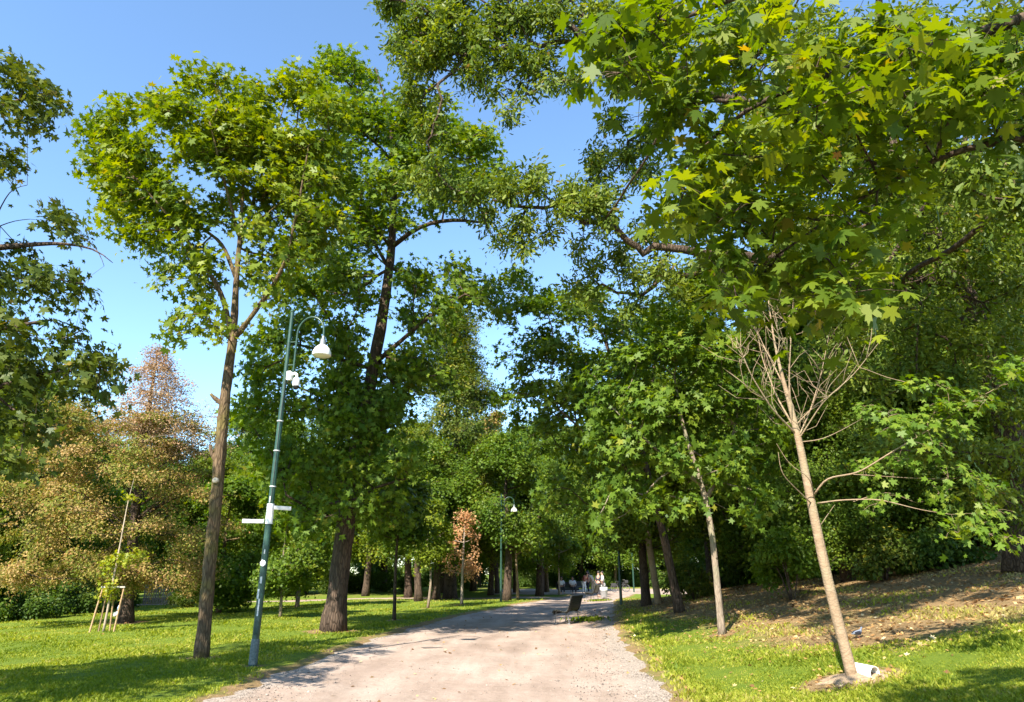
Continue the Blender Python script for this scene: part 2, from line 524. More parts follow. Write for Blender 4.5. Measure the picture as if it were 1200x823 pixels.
# ================================================================== setting
def ground():
    xs = np.concatenate([np.linspace(-600, -45, 26), np.linspace(-40, -21, 24), np.linspace(-20, 22, 240), np.linspace(23, 45, 26), np.linspace(50, 600, 26)])
    ys = np.concatenate([np.linspace(-120, -10, 16), np.linspace(-6, 5, 14), np.linspace(6, 40, 220), np.linspace(40.5, 90, 90), np.linspace(95, 200, 20), np.linspace(230, 900, 16)])
    X, Y = np.meshgrid(xs, ys)
    Z = gz(X, Y)
    Z += 0.015 * wob(X, Y, 2.3)
    V = np.stack([X, Y, Z], -1).reshape(-1, 3)
    nx, ny = len(xs), len(ys)
    i = np.arange(ny - 1)[:, None] * nx; j = np.arange(nx - 1)[None, :]
    q = np.stack([i + j, i + j + 1, i + nx + j + 1, i + nx + j], -1).reshape(-1, 4)
    m, nt, out = new_mat('lawn_ground')
    L = nt.links.new
    tc = N(nt, 'ShaderNodeTexCoord')
    bare = N(nt, 'ShaderNodeAttribute', attribute_name='bare')
    nb = N(nt, 'ShaderNodeTexNoise', Scale=0.55, Detail=6.0, Roughness=0.62); L(tc.outputs['Object'], nb.inputs['Vector'])
    nm = N(nt, 'ShaderNodeTexNoise', Scale=5.0, Detail=6.0, Roughness=0.7); L(tc.outputs['Object'], nm.inputs['Vector'])
    nf = N(nt, 'ShaderNodeTexNoise', Scale=38.0, Detail=5.0, Roughness=0.75); L(tc.outputs['Object'], nf.inputs['Vector'])
    g1 = ramp(nt, [(0.3, (0.07, 0.12, 0.014)), (0.55, (0.13, 0.19, 0.02)), (0.75, (0.20, 0.24, 0.035))], nf.outputs[0])
    g2 = ramp(nt, [(0.3, (0.09, 0.15, 0.016)), (0.7, (0.20, 0.24, 0.03))], nm.outputs[0])
    gm = N(nt, 'ShaderNodeMixRGB'); gm.inputs[0].default_value = 0.5
    L(g1.outputs[0], gm.inputs[1]); L(g2.outputs[0], gm.inputs[2])
    d1 = ramp(nt, [(0.3, (0.12, 0.075, 0.035)), (0.5, (0.27, 0.18, 0.085)), (0.72, (0.45, 0.32, 0.15))], nf.outputs[0])
    d2 = ramp(nt, [(0.35, (0.17, 0.11, 0.055)), (0.7, (0.40, 0.27, 0.13))], nm.outputs[0])
    dm = N(nt, 'ShaderNodeMixRGB'); dm.inputs[0].default_value = 0.45
    L(d1.outputs[0], dm.inputs[1]); L(d2.outputs[0], dm.inputs[2])
    # bare mask broken by noise
    a = N(nt, 'ShaderNodeMath', operation='MULTIPLY_ADD'); L(nb.outputs[0], a.inputs[0]); a.inputs[1].default_value = 1.5
    L(bare.outputs['Fac'], a.inputs[2])
    b = N(nt, 'ShaderNodeMath', operation='MULTIPLY_ADD'); L(nm.outputs[0], b.inputs[0]); b.inputs[1].default_value = 0.9; L(a.outputs[0], b.inputs[2])
    mr = ramp(nt, [(0.44, (0, 0, 0)), (0.60, (1, 1, 1))])
    sc_ = N(nt, 'ShaderNodeMath', operation='MULTIPLY'); L(b.outputs[0], sc_.inputs[0]); sc_.inputs[1].default_value = 0.3
    L(sc_.outputs[0], mr.inputs[0])
    mx = N(nt, 'ShaderNodeMixRGB'); L(mr.outputs[0], mx.inputs[0]); L(gm.outputs[0], mx.inputs[1]); L(dm.outputs[0], mx.inputs[2])
    pb = N(nt, 'ShaderNodeBsdfPrincipled', Roughness=0.95); pb.inputs['Specular IOR Level'].default_value = 0.1
    L(mx.outputs[0], pb.inputs['Base Color'])
    bp = N(nt, 'ShaderNodeBump', Strength=0.9, Distance=0.05); L(nf.outputs[0], bp.inputs['Height']); L(bp.outputs[0], pb.inputs['Normal'])
    L(pb.outputs[0], out.inputs['Surface'])
    o = np_mesh('ground', V, q, np.full(len(q), 4), m, smooth=True)
    at = o.data.attributes.new('bare', 'FLOAT', 'POINT')
    at.data.foreach_set('value', bare_amount(V[:, 0], V[:, 1]).astype(np.float32))
    tag(o, kind='structure')


DEADTREE = G(1000, 797)


TRUNKS = [(*G(236, 772)[:2], .28), (*G(390, 740)[:2], .55), (*G(846, 744)[:2], .25), (*G(797, 718)[:2], .4), (*G(147, 730)[:2], .5), (*G(296, 781)[:2], .14), (*G(462, 727)[:2], .25), (*G(501, 713)[:2], .25), (*G(541, 709)[:2], .4)]


def bare_amount(x, y):
    """0 = turf, 1 = bare dry soil with litter"""
    b = sstep((x - 3.6 - 0.2 * np.maximum(13 - y, 0)) / 2.4) * sstep((y - 9.5) / 3) * (1 - sstep((y - 32) / 18))
    b = b * 0.9 + 0.25 * sstep((x - 8) / 5) * sstep((y - 8) / 4)
    d = np.hypot((x - DEADTREE[0]) / 1.0, (y - DEADTREE[1]) / 0.8)
    b = np.maximum(b, 1.1 * (1 - sstep((d - 0.45) / 0.45)))
    for tx, ty, tr in TRUNKS:
        b = np.maximum(b, .95 * (1 - sstep((np.hypot(x - tx, y - ty) - tr) / (tr * .9))))
    e = -in_path(x, y)
    b = np.maximum(b, 0.75 * (1 - sstep((e - 0.02) / 0.35)))
    far = sstep((y - 36) / 10) * 0.45 * (0.5 + 0.5 * np.sin(0.3 * x) * np.sin(0.21 * y + 1))
    return np.maximum(b, far)


def path_material():
    m, nt, out = new_mat('pale_gravel')
    L = nt.links.new
    tc = N(nt, 'ShaderNodeTexCoord')
    nb = N(nt, 'ShaderNodeTexNoise', Scale=0.5, Detail=5.0, Roughness=0.6); L(tc.outputs['Object'], nb.inputs['Vector'])
    mp = N(nt, 'ShaderNodeMapping'); mp.inputs['Scale'].default_value = (1.0, 0.16, 1); mp.inputs['Rotation'].default_value = (0, 0, 0.08)
    L(tc.outputs['Object'], mp.inputs[0])
    ns = N(nt, 'ShaderNodeTexNoise', Scale=2.0, Detail=6.0, Roughness=0.65); L(mp.outputs[0], ns.inputs['Vector'])
    nf = N(nt, 'ShaderNodeTexNoise', Scale=55.0, Detail=6.0, Roughness=0.8); L(tc.outputs['Object'], nf.inputs['Vector'])
    v = N(nt, 'ShaderNodeTexVoronoi', Scale=42.0); L(tc.outputs['Object'], v.inputs['Vector'])
    r0 = ramp(nt, [(0.3, (0.30, 0.228, 0.178)), (0.5, (0.37, 0.288, 0.23)), (0.7, (0.42, 0.34, 0.278))], nb.outputs[0])
    r1 = ramp(nt, [(0.3, (0.76, 0.74, 0.72)), (0.6, (1.06, 1.05, 1.05))], ns.outputs[0])
    r2 = ramp(nt, [(0.25, (0.55, 0.52, 0.5)), (0.5, (1, 1, 1)), (0.8, (1.15, 1.13, 1.1))], nf.outputs[0])
    m1 = N(nt, 'ShaderNodeMixRGB', blend_type='MULTIPLY'); m1.inputs[0].default_value = 1; L(r0.outputs[0], m1.inputs[1]); L(r1.outputs[0], m1.inputs[2])
    m2 = N(nt, 'ShaderNodeMixRGB', blend_type='MULTIPLY'); m2.inputs[0].default_value = 0.9; L(m1.outputs[0], m2.inputs[1]); L(r2.outputs[0], m2.inputs[2])
    # coarse darker gravel margins
    ed = N(nt, 'ShaderNodeAttribute', attribute_name='edge')
    e2 = N(nt, 'ShaderNodeMath', operation='MULTIPLY_ADD'); L(nb.outputs[0], e2.inputs[0]); e2.inputs[1].default_value = 0.7; L(ed.outputs['Fac'], e2.inputs[2])
    er = ramp(nt, [(0.66, (0, 0, 0)), (1.0, (1, 1, 1))], e2.outputs[0])
    rg = ramp(nt, [(0.0, (0.17, 0.14, 0.11)), (0.35, (0.28, 0.23, 0.185)), (0.7, (0.37, 0.31, 0.255))], v.outputs['Color'])
    m3 = N(nt, 'ShaderNodeMixRGB'); L(er.outputs[0], m3.inputs[0]); L(m2.outputs[0], m3.inputs[1]); L(rg.outputs[0], m3.inputs[2])
    pb = N(nt, 'ShaderNodeBsdfPrincipled', Roughness=0.95); pb.inputs['Specular IOR Level'].default_value = 0.1
    tk = N(nt, 'ShaderNodeAttribute', attribute_name='track')
    tm = N(nt, 'ShaderNodeMath', operation='MULTIPLY'); L(tk.outputs['Fac'], tm.inputs[0]); L(ns.outputs[0], tm.inputs[1])
    m4 = N(nt, 'ShaderNodeMixRGB', blend_type='MULTIPLY'); L(tm.outputs[0], m4.inputs[0]); L(m3.outputs[0], m4.inputs[1]); m4.inputs[2].default_value = (.66, .64, .62, 1)
    L(m4.outputs[0], pb.inputs['Base Color'])
    nq = N(nt, 'ShaderNodeTexNoise', Scale=7.0, Detail=5.0, Roughness=0.6); L(tc.outputs['Object'], nq.inputs['Vector'])
    bq = N(nt, 'ShaderNodeBump', Strength=0.6, Distance=0.05); L(nq.outputs[0], bq.inputs['Height'])
    bp = N(nt, 'ShaderNodeBump', Strength=0.7, Distance=0.02); L(nf.outputs[0], bp.inputs['Height']); L(bq.outputs[0], bp.inputs['Normal']); L(bp.outputs[0], pb.inputs['Normal'])
    L(pb.outputs[0], out.inputs['Surface'])
    return m


def paths():
    m = path_material()
    ys = np.concatenate([np.linspace(-30, 5, 20), np.linspace(5.2, 40, 240), np.linspace(40.5, 60, 50)])
    u = np.linspace(0, 1, 40)
    V = []; E = []
    for y in ys:
        e = 0.16 * wob(3.1, y, 1.3) + 0.07 * math.sin(5.3 * y) * math.sin(2.1 * y)
        a = path_l(y) + e - 0.25; b = path_r(y) + 0.7 * e + 0.25
        x = a + (b - a) * u
        z = base_z(x, y) - 0.03 + 0.008 * wob(x, y, 2.0)
        V.append(np.stack([x, np.full_like(x, y), z], 1))
        dd = np.minimum((x - a) * 1.35, b - x) - 0.25
        E.append(1 - sstep(dd / 1.15))
    V = np.concatenate(V); E = np.concatenate(E)
    n = len(u)
    i = np.arange(len(ys) - 1)[:, None] * n; j = np.arange(n - 1)[None, :]
    q = np.stack([i + j, i + j + 1, i + n + j + 1, i + n + j], -1).reshape(-1, 4)
    o = np_mesh('path', V, q, np.full(len(q), 4), m, smooth=True)
    at = o.data.attributes.new('edge', 'FLOAT', 'POINT'); at.data.foreach_set('value', E.astype(np.float32))
    U = np.tile(u, len(ys)); YY = np.repeat(ys, n); w_ = .03 * np.sin(YY * .35)
    T = sum(np.exp(-((U - c_ - w_) / .035) ** 2) for c_ in (.27, .44, .60, .76)) * (.6 + .4 * np.sin(YY * .5 + U * 9))
    at = o.data.attributes.new('track', 'FLOAT', 'POINT'); at.data.foreach_set('value', T.astype(np.float32))
    tag(o, kind='structure')

    def sheet(name, xs, lo, hi, dz):
        V = []
        u = np.linspace(0, 1, 14)
        for x in xs:
            y = lo(x) + (hi(x) - lo(x)) * u
            V.append(np.stack([np.full_like(y, x), y, base_z(np.full_like(y, x), y) + dz], 1))
        V = np.concatenate(V); n = len(u)
        i = np.arange(len(xs) - 1)[:, None] * n; j = np.arange(n - 1)[None, :]
        q = np.stack([i + j, i + n + j, i + n + j + 1, i + j + 1], -1).reshape(-1, 4)
        o = np_mesh(name, V, q, np.full(len(q), 4), m, smooth=True)
        tag(o, kind='structure')
    sheet('path', np.linspace(-2, 70, 90), lambda x: 57.0 + 0.3 * math.sin(x), lambda x: 76 + 0.3 * math.sin(x * 0.7), -0.022)
    sheet('path', np.linspace(-60, 3.5, 80), lambda x: 47.5 + 0.06 * x + 0.2 * math.sin(x), lambda x: 50.5 + 0.08 * x + 0.2 * math.sin(1.3 * x), -0.026)


def grass():
    n = 520000
    # density falls with distance
    y = 6.5 / (1 - RS.uniform(0, 1, n) * (1 - 6.5 / 46.0))
    x = (RS.uniform(-0.86, 0.86, n)) * y
    x = np.where(x > 0, x * 1.0, x)
    dens = np.ones(n)
    b = bare_amount(x, y)
    patch = 0.5 + 0.5 * wob(x, y, 1.1)
    keep = (in_path(x, y) + 0.06 * RS.normal(0, 1, n) < 0.0) & (RS.uniform(0, 1, n) > b * (0.75 + 0.5 * (patch < 0.55)))
    x, y, b, patch = x[keep], y[keep], b[keep], patch[keep]
    n = len(x)
    z = gz(x, y) - 0.01
    h = RS.uniform(0.018, 0.045, n) * (0.6 + 1.0 * np.clip(patch, 0, 1.2)) * (1 + y * 0.012)
    w = h * RS.uniform(0.16, 0.30, n) * (1 + y * 0.03)
    az = RS.uniform(0, 2 * math.pi, n)
    ln = RS.normal(0, 0.55, (n, 2)) * h[:, None]
    bx = np.cos(az) * w; by = np.sin(az) * w
    V = np.zeros((n, 4, 3))
    V[:, 0] = np.stack([x - bx, y - by, z], 1)
    V[:, 1] = np.stack([x + bx, y + by, z], 1)
    V[:, 2] = np.stack([x + bx * .7 + ln[:, 0] * .4, y + by * .7 + ln[:, 1] * .4, z + h * .6], 1)
    V[:, 3] = np.stack([x + ln[:, 0], y + ln[:, 1], z + h], 1)
    tint = np.clip(0.40 + 0.22 * wob(x, y, 0.5) + 0.14 * wob(x, y, 2.1) + RS.normal(0, 0.2, n) + 0.5 * b + .22 * sstep((x - 3.5) / 2) * (wob(x + 4, y, .8) > .1), 0, 1)
    m = leaf_mat('grass_blade', [(0.0, (0.12, 0.18, 0.016)), (0.5, (0.24, 0.28, 0.025)), (0.8, (0.36, 0.36, 0.045)), (1.0, (0.38, 0.32, 0.11))], trans=0.45, rough=0.6, spec=0.2)
    o = np_mesh('grass', V, np.arange(n * 4), np.full(n, 4), m, tint=tint)
    tag(o, 'short sunlit green grass covering the lawns beside the path', 'grass', kind='stuff')


def litter():
    n = 34000
    y = RS.uniform(8.5, 34, n); x = np.where(RS.uniform(0, 1, n) < .8, RS.uniform(2.5, 20, n), RS.uniform(-20, 5, n))
    b = bare_amount(x, y)
    k = RS.uniform(0, 1, n) < np.where(in_path(x, y) > -.1, .12, b + np.where(x < 0, .015, .05))
    x, y = x[k], y[k]; n = len(x)
    pos = np.stack([x, y, np.where(in_path(x, y) > -.1, base_z(x, y) - .015, gz(x, y) + .025)], 1)
    nrm = np.array([0, 0, 1.]) + RS.normal(0, 0.35, (n, 3))
    m = leaf_mat('fallen_leaf', [(0, (0.15, 0.08, 0.035)), (0.5, (0.36, 0.20, 0.075)), (0.85, (0.50, 0.34, 0.14)), (1, (0.56, 0.47, 0.28))], trans=0.15, rough=0.8, spec=0.1)
    o = leaf_mesh('fallen_leaves', pos, nrm, RS.uniform(0.025, 0.065, n), RS.uniform(0, 1, n), 'mid', m, None)
    tag(o, 'dry brown leaf litter scattered over the bank under the trees', 'leaf litter', kind='stuff')
    # stones on the gravel
    n = 9000
    y = 7.5 / (1 - RS.uniform(0, 1, n) * (1 - 7.5 / 26))
    a = path_l(y); c = path_r(y)
    t = np.where(RS.uniform(0, 1, n) < 0.6, 1 - np.abs(RS.normal(0, 0.13, n)), np.where(RS.uniform(0, 1, n) < 0.6, np.abs(RS.normal(0, 0.07, n)), RS.uniform(0, 1, n)))
    t = np.clip(t, 0.005, 0.995)
    x = a + (c - a) * t
    z = base_z(x, y) - 0.026
    s = RS.uniform(0.004, 0.014, n) * np.where(RS.uniform(0, 1, n) < 0.04, 2.2, 1)
    oc = np.array([[1, 0, 0], [0, 1, 0], [-1, 0, 0], [0, -1, 0], [0, 0, .7], [0, 0, -.7]])
    V = np.stack([x, y, z], 1)[:, None, :] + s[:, None, None] * oc[None] * RS.uniform(0.6, 1.3, (n, 6, 1))
    f = np.array([[0, 1, 4], [1, 2, 4], [2, 3, 4], [3, 0, 4], [1, 0, 5], [2, 1, 5], [3, 2, 5], [0, 3, 5]])
    ff = (np.arange(n)[:, None, None] * 6 + f[None]).reshape(-1)
    m = leaf_mat('pebble_stone', [(0, (0.11, 0.09, 0.075)), (0.6, (0.26, 0.215, 0.175)), (1, (0.40, 0.34, 0.28))], trans=0.0, rough=0.9, spec=0.1)
    o = np_mesh('gravel', V, ff, np.full(n * 8, 3), m, tint=np.repeat(RS.uniform(0, 1, n), 8))
    tag(o, 'loose grey and tan pebbles along the margins of the path', 'gravel', kind='stuff')


# ================================================================== light, camera
def world():
    w = bpy.data.worlds.new('World'); SC.world = w; w.use_nodes = True
    nt = w.node_tree
    bg = nt.nodes['Background']
    sky = nt.nodes.new('ShaderNodeTexSky'); sky.sky_type = 'NISHITA'; sky.sun_disc = False
    az = math.radians(180 + 26)       # compass from +Y, clockwise: behind the camera, to the left
    el = math.radians(43)
    sky.sun_elevation = el; sky.sun_rotation = az
    sky.air_density = 1.0; sky.dust_density = 0.2; sky.ozone_density = 1.0; sky.altitude = 100
    wb = nt.nodes.new('ShaderNodeMixRGB'); wb.blend_type = 'MULTIPLY'; wb.inputs[0].default_value = 1; wb.inputs[2].default_value = (.90, 1.06, 1.15, 1)
    nt.links.new(sky.outputs[0], wb.inputs[1]); nt.links.new(wb.outputs[0], bg.inputs[0])
    bg.inputs[1].default_value = 0.112
    l = bpy.data.lights.new('sun', 'SUN'); l.energy = 5.0; l.angle = math.radians(0.53); l.color = (1.0, 0.93, 0.82)
    o = bpy.data.objects.new('sun', l); C.objects.link(o)
    d = Vector((math.sin(az) * math.cos(el), math.cos(az) * math.cos(el), math.sin(el)))
    o.rotation_euler = d.to_track_quat('Z', 'Y').to_euler()
    o.location = d * 60
    cd = bpy.data.cameras.new('camera'); cam = bpy.data.objects.new('camera', cd); C.objects.link(cam)
    cd.sensor_width = 36; cd.lens = F / 1200 * 36; cd.clip_start = 0.05; cd.clip_end = 3000
    cam.location = (0, 0, CAMH); cam.rotation_euler = (math.pi / 2 + PITCH, 0, 0)
    SC.camera = cam
    v = SC.view_settings
    v.view_transform = 'Standard'; v.look = 'None'; v.gamma = 1; v.use_curve_mapping = False; v.exposure = 1.55
    c = SC.cycles
    c.max_bounces = 6; c.diffuse_bounces = 3; c.glossy_bounces = 2; c.transmission_bounces = 4; c.transparent_max_bounces = 4
    c.use_denoising = True
    try:
        c.denoiser = 'OPENIMAGEDENOISE'; c.denoising_input_passes = 'RGB_ALBEDO_NORMAL'
    except Exception:
        pass
    c.caustics_reflective = False; c.caustics_refractive = False
    c.sample_clamp_indirect = 6


# ================================================================== trees
def gbase(px, py, Y=None):
    g = G(px, py)
    return g


def tree_left_maple():
    b = G(236, 772); Y = b[1]
    st = [flare(px_stem([(236, 772, .132), (243, 690, .124), (252, 600, .122), (258, 530, .116), (264, 462, .108), (273, 398, .092), (277, 330, .062), (283, 250, .04), (290, 150, .015)], Y, .25, b), .15, .3)]
    for l in ([(272, 402, .06), (262, 345, .055), (232, 300, .045), (200, 255, .03, Y - .6), (150, 200, .015, Y - .9)],
              [(276, 325, .05), (262, 285, .042), (228, 262, .03, Y + .6), (190, 205, .02, Y + 1), (150, 160, .012, Y + 1.2)],
              [(275, 396, .065), (305, 358, .05, Y - .3), (335, 310, .04, Y - .6), (350, 240, .03, Y - .9), (362, 170, .014, Y - 1)],
              [(278, 300, .045), (300, 225, .035, Y + .5), (325, 150, .02, Y + .8), (340, 100, .01, Y + 1)],
              [(281, 280, .04), (262, 210, .03, Y - .5), (245, 140, .016, Y - .9)]):
        st.append(px_stem(l, Y, .25))
    # broken stubs
    st.append(px_stem([(262, 475, .055), (253, 468, .05), (247, 462, .03)], Y - .02, .05))
    st.append(px_stem([(256, 545, .055), (248, 532, .045), (246, 522, .03)], Y - .05, .05))
    cl = [(120, 150, 30), (155, 185, 38), (150, 232, 26), (205, 130, 36), (240, 165, 42), (190, 235, 30), (228, 95, 20), (262, 100, 18), (290, 118, 32), (300, 160, 40), (345, 105, 32),
          (350, 165, 42), (390, 125, 34), (270, 205, 26), (330, 225, 36), (385, 210, 32), (200, 285, 16), (238, 330, 18), (228, 360, 18), (252, 385, 14), (330, 300, 22), (368, 280, 28),
          (135, 250, 18), (175, 270, 16), (110, 190, 18), (310, 250, 22), (395, 260, 26), (245, 300, 14), (225, 175, 24), (260, 140, 24), (315, 190, 28), (350, 205, 26), (375, 170, 26), (180, 215, 24), (275, 175, 26), (360, 250, 24), (300, 275, 18), (350, 305, 20), (165, 285, 18), (195, 322, 16), (215, 385, 18), (300, 312, 20), (322, 345, 20), (150, 272, 16), (230, 258, 18), (205, 252, 22), (265, 245, 18), (225, 300, 16), (130, 205, 20), (145, 130, 20), (180, 125, 18)]
    S = px_clumps(cl, Y, 1.1, 46, .8, .38)
    r = build_tree('maple_tree', 'slender maple tree with a tall bare knotty trunk beside the green lamp post', b, st, S, P(285, 250, Y), 'mid', 'maple', 'bark_brown', per=10, size=.118, rs=.21, zmin=P(270, 410, Y)[2], rtip=.005, maxr=.05, rough=.075, droop=.3, twiglets=.8)
    # pale pruning scar
    t = Tubes(); p = P(252, 563, Y - .16)
    t.add([p + (0, .06, 0), p, p + (0, -.012, .003)], [.062, .06, .048], 14)
    t.build('pruning_scar', plain_mat('cut_wood', (.55, .47, .36), .9, scale=30), r, origin=b)


def tree_big():
    b = G(390, 740); Y = b[1]
    st = [flare(px_stem([(390, 740, .29), (396, 690, .275), (404, 620, .27), (420, 520, .24), (438, 430, .2), (452, 350, .165), (460, 280, .13), (463, 200, .085), (455, 130, .045), (440, 80, .02)], Y, .4, b), .42, .45)]
    for l in ([(459, 290, .13), (490, 264, .11, Y - .6), (530, 256, .09, Y - 1), (572, 262, .05, Y - 1.4)],
              [(440, 425, .13), (470, 400, .10, Y - .8), (500, 372, .08, Y - 1.2), (545, 345, .04, Y - 1.5)],
              [(437, 432, .10), (405, 425, .08, Y - .6), (365, 405, .06, Y - 1), (320, 400, .03, Y - 1.4)],
              [(456, 315, .10), (430, 270, .08, Y + .6), (400, 200, .05, Y + 1)],
              [(462, 215, .08), (500, 170, .05, Y + .6), (520, 130, .03, Y + 1)],
              [(405, 612, .09), (372, 602, .07, Y - 1), (335, 580, .04, Y - 2)],
              [(408, 590, .10), (440, 570, .07, Y - 1), (480, 560, .04, Y - 1.6)],
              [(425, 490, .11), (390, 470, .07, Y + .8), (340, 450, .04, Y + 1.4)]):
        st.append(px_stem([(q[0], q[1], q[2] * .68) + tuple(q[3:]) for q in l], Y, .4))
    cl = [(388, 78, 26), (420, 85, 30), (402, 130, 36), (440, 140, 40), (485, 140, 38), (522, 150, 32), (560, 175, 34), (500, 200, 42), (450, 215, 40), (545, 215, 34), (585, 195, 16), (400, 215, 36),
          (420, 280, 30), (405, 330, 34), (385, 300, 32), (510, 235, 24), (495, 330, 26), (540, 325, 26), (572, 345, 24), (480, 370, 22), (520, 365, 28), (590, 370, 18), (425, 350, 20),
          (345, 425, 26), (312, 440, 28), (292, 475, 26), (318, 395, 26), (300, 500, 22), (400, 385, 26), (385, 480, 36), (430, 490, 34), (360, 540, 36), (410, 545, 36), (462, 540, 34), (352, 592, 30), (415, 592, 26),
          (465, 590, 30), (485, 440, 34), (455, 470, 30), (330, 560, 26), (380, 610, 22), (505, 405, 22), (410, 450, 24), (520, 440, 20), (360, 260, 28), (345, 330, 28), (378, 345, 26), (432, 255, 30), (475, 180, 36), (408, 415, 26), (470, 430, 28), (352, 385, 28), (440, 500, 30), (395, 440, 26), (340, 480, 28), (320, 530, 26), (460, 260, 24), (400, 170, 30), (365, 210, 28), (570, 215, 24), (555, 345, 20), (480, 320, 18), (380, 110, 22), (540, 170, 26)]
    S = px_clumps(cl, Y, 2.2, 26, .8, .5)
    build_tree('broad_tree', 'big tree with thick dark trunk and tall crown beside the left path edge', b, st, S, P(440, 320, Y), 'mid', 'maple_deep', 'bark_dark', per=9, size=.135, rs=.26, zmin=P(400, 640, Y)[2], rtip=.007, maxr=.09, rough=.045, droop=.25, twiglets=.8)


def tree_oak():
    b = G(1200, 668); Y = b[1] + 0.0
    Y = max(16.0, min(Y, 19)); b = np.array([P(1198, 640, Y)[0], Y, 0]); b[2] = float(base_z(b[0], b[1]))
    y2 = 14.5
    st = [flare(px_stem([(1214, 660, .38), (1200, 560, .34), (1172, 450, .30), (1128, 340, .26), (1078, 250, .21), (1040, 150, .13), (1030, 40, .12), (1030, -60, .06)], Y, .5, b), .4, .6)]
    A = [(1075, 250, .26, Y), (990, 175, .22, Y - 1), (905, 130, .19, y2 + .5), (840, 110, .17, y2), (790, 108, .16, y2), (752, 101, .15, y2 - .2), (718, 76, .13, y2 - .4), (690, 58, .12, y2 - .5), (668, 35, .10, y2 - .5), (650, -5, .08, y2 - .5), (636, -60, .05, y2 - .5)]
    A2 = [(690, 56, .09, y2 - .5), (640, 50, .08, y2 - .8), (592, 56, .07, y2 - 1), (556, 50, .06, y2 - 1), (532, 72, .05, y2 - 1.2), (512, 112, .04, y2 - 1.3), (506, 170, .025, y2 - 1.4)]
    B = [(1118, 335, .24, Y), (1000, 318, .2, Y - .7), (900, 302, .17, Y - 1), (830, 294, .14, Y - 1.2), (765, 296, .12, Y - 1.4), (722, 276, .10, Y - 1.5), (680, 250, .08, Y - 1.6), (635, 242, .06, Y - 1.8), (575, 240, .03, Y - 2)]
    Cc = [(1000, 320, .16, Y - .7), (880, 330, .13, Y + .2), (808, 312, .11, Y + .5), (770, 332, .08, Y + .6), (735, 350, .06, Y + .7), (690, 325, .03, Y + .8)]
    B2 = [(860, 118, .08, y2), (775, 130, .06, y2 + .8), (745, 160, .05, y2 + 1), (722, 200, .035, y2 + 1.1), (692, 212, .02, y2 + 1.2)]
    D = [(620, 55, .04, y2 - .9), (630, 80, .03, y2 - .9), (618, 110, .015, y2 - .8)]
    E = [(1090, 275, .16, Y), (1130, 180, .12, Y + 1), (1160, 80, .08, Y + 1.5), (1180, 0, .04, Y + 1.6)]
    for l in (A, A2, B, Cc, B2, D, E):
        p, r = px_stem([(q[0], q[1], q[2] * .74, q[3]) for q in l], Y, .3)
        k = np.arange(len(p))
        p[1:] += np.stack([.10 * np.sin(k * 1.1 + 1) + .05 * np.sin(k * 2.3), .10 * np.sin(k * .9 + 2), .10 * np.sin(k * 1.3) + .06 * np.sin(k * 2.7 + 1)], 1)[1:]
        st.append((p, r))
    top = y2 - .6
    cl = [(462, 12, 18), (495, 28, 28), (535, 15, 32), (488, 70, 28), (480, 118, 22), (500, 150, 20), (508, 190, 18), (510, 225, 16), (520, 120, 18), (558, 85, 26), (588, 25, 34), (618, 75, 22), (612, 105, 14), (652, 20, 30), (600, 70, 22),
          (668, 98, 18), (700, 25, 34), (690, 80, 18), (742, 35, 34), (780, 30, 32), (550, 45, 26), (640, 65, 16), (600, 135, 10), (725, 105, 16), (500, 60, 28), (520, 45, 28), (475, 45, 22), (462, -10, 28), (495, 205, 18), (514, 160, 17), (562, 52, 26), (622, 28, 28), (575, 108, 15), (640, 95, 13), (760, 75, 28), (730, 70, 20), (520, -20, 40), (600, -40, 45), (690, -40, 45)]
    S1 = px_clumps(cl, top, .9, 62, .8, .3)
    cl = [(697, 195, 22), (715, 225, 15), (738, 180, 20), (765, 155, 24), (722, 140, 18), (690, 222, 13), (748, 205, 14), (770, 200, 16)]
    S2 = px_clumps(cl, y2 + 1, .6, 60, .8, .3)
    cl = [(555, 222, 18), (592, 222, 22), (632, 215, 22), (664, 228, 20), (692, 240, 22), (615, 258, 16), (588, 280, 11), (652, 272, 14), (712, 258, 16), (618, 292, 10), (575, 250, 14), (530, 228, 16), (660, 250, 15)]
    S3 = px_clumps(cl, Y - 1.8, .6, 85, .8, .3)
    cl = [(760, 270, 22), (802, 275, 26), (822, 245, 26), (722, 300, 20), (692, 312, 18), (742, 322, 22), (782, 318, 24), (665, 335, 16), (800, 350, 18), (742, 365, 18), (700, 350, 16), (840, 300, 30), (840, 220, 30), (680, 290, 12)]
    S4 = px_clumps(cl, Y - .4, 1.0, 40, .8, .3)
    cl = [(850, 40, 55), (950, 40, 60), (1050, 50, 60), (1000, 140, 60), (905, 175, 55), (1100, 200, 60), (1150, 90, 60), (870, 110, 40), (1180, 200, 55), (1160, 300, 50), (1060, 310, 45), (960, 260, 50), (1190, 380, 45), (900, 330, 40), (1000, 390, 40), (1100, 390, 40), (1000, -80, 80), (1120, -80, 80), (870, -60, 60)]
    S5 = px_clumps(cl, Y, 2.0, 17, .8, .3)
    cl = [(790, 110, 32), (850, 60, 45), (880, 170, 42), (950, 75, 50), (960, 200, 42), (1050, 50, 55), (1150, 50, 55), (1010, 140, 50), (1100, 140, 55), (920, 130, 45), (1050, 200, 42), (1140, 210, 42), (1230, 120, 60), (1210, 230, 50), (1290, 30, 60), (850, 230, 32), (900, 20, 50), (1320, 180, 60)]
    S6 = px_clumps(cl, 9.6, 1.3, 58, .8, .5)  # clumps added behind the near maple to shade the bank
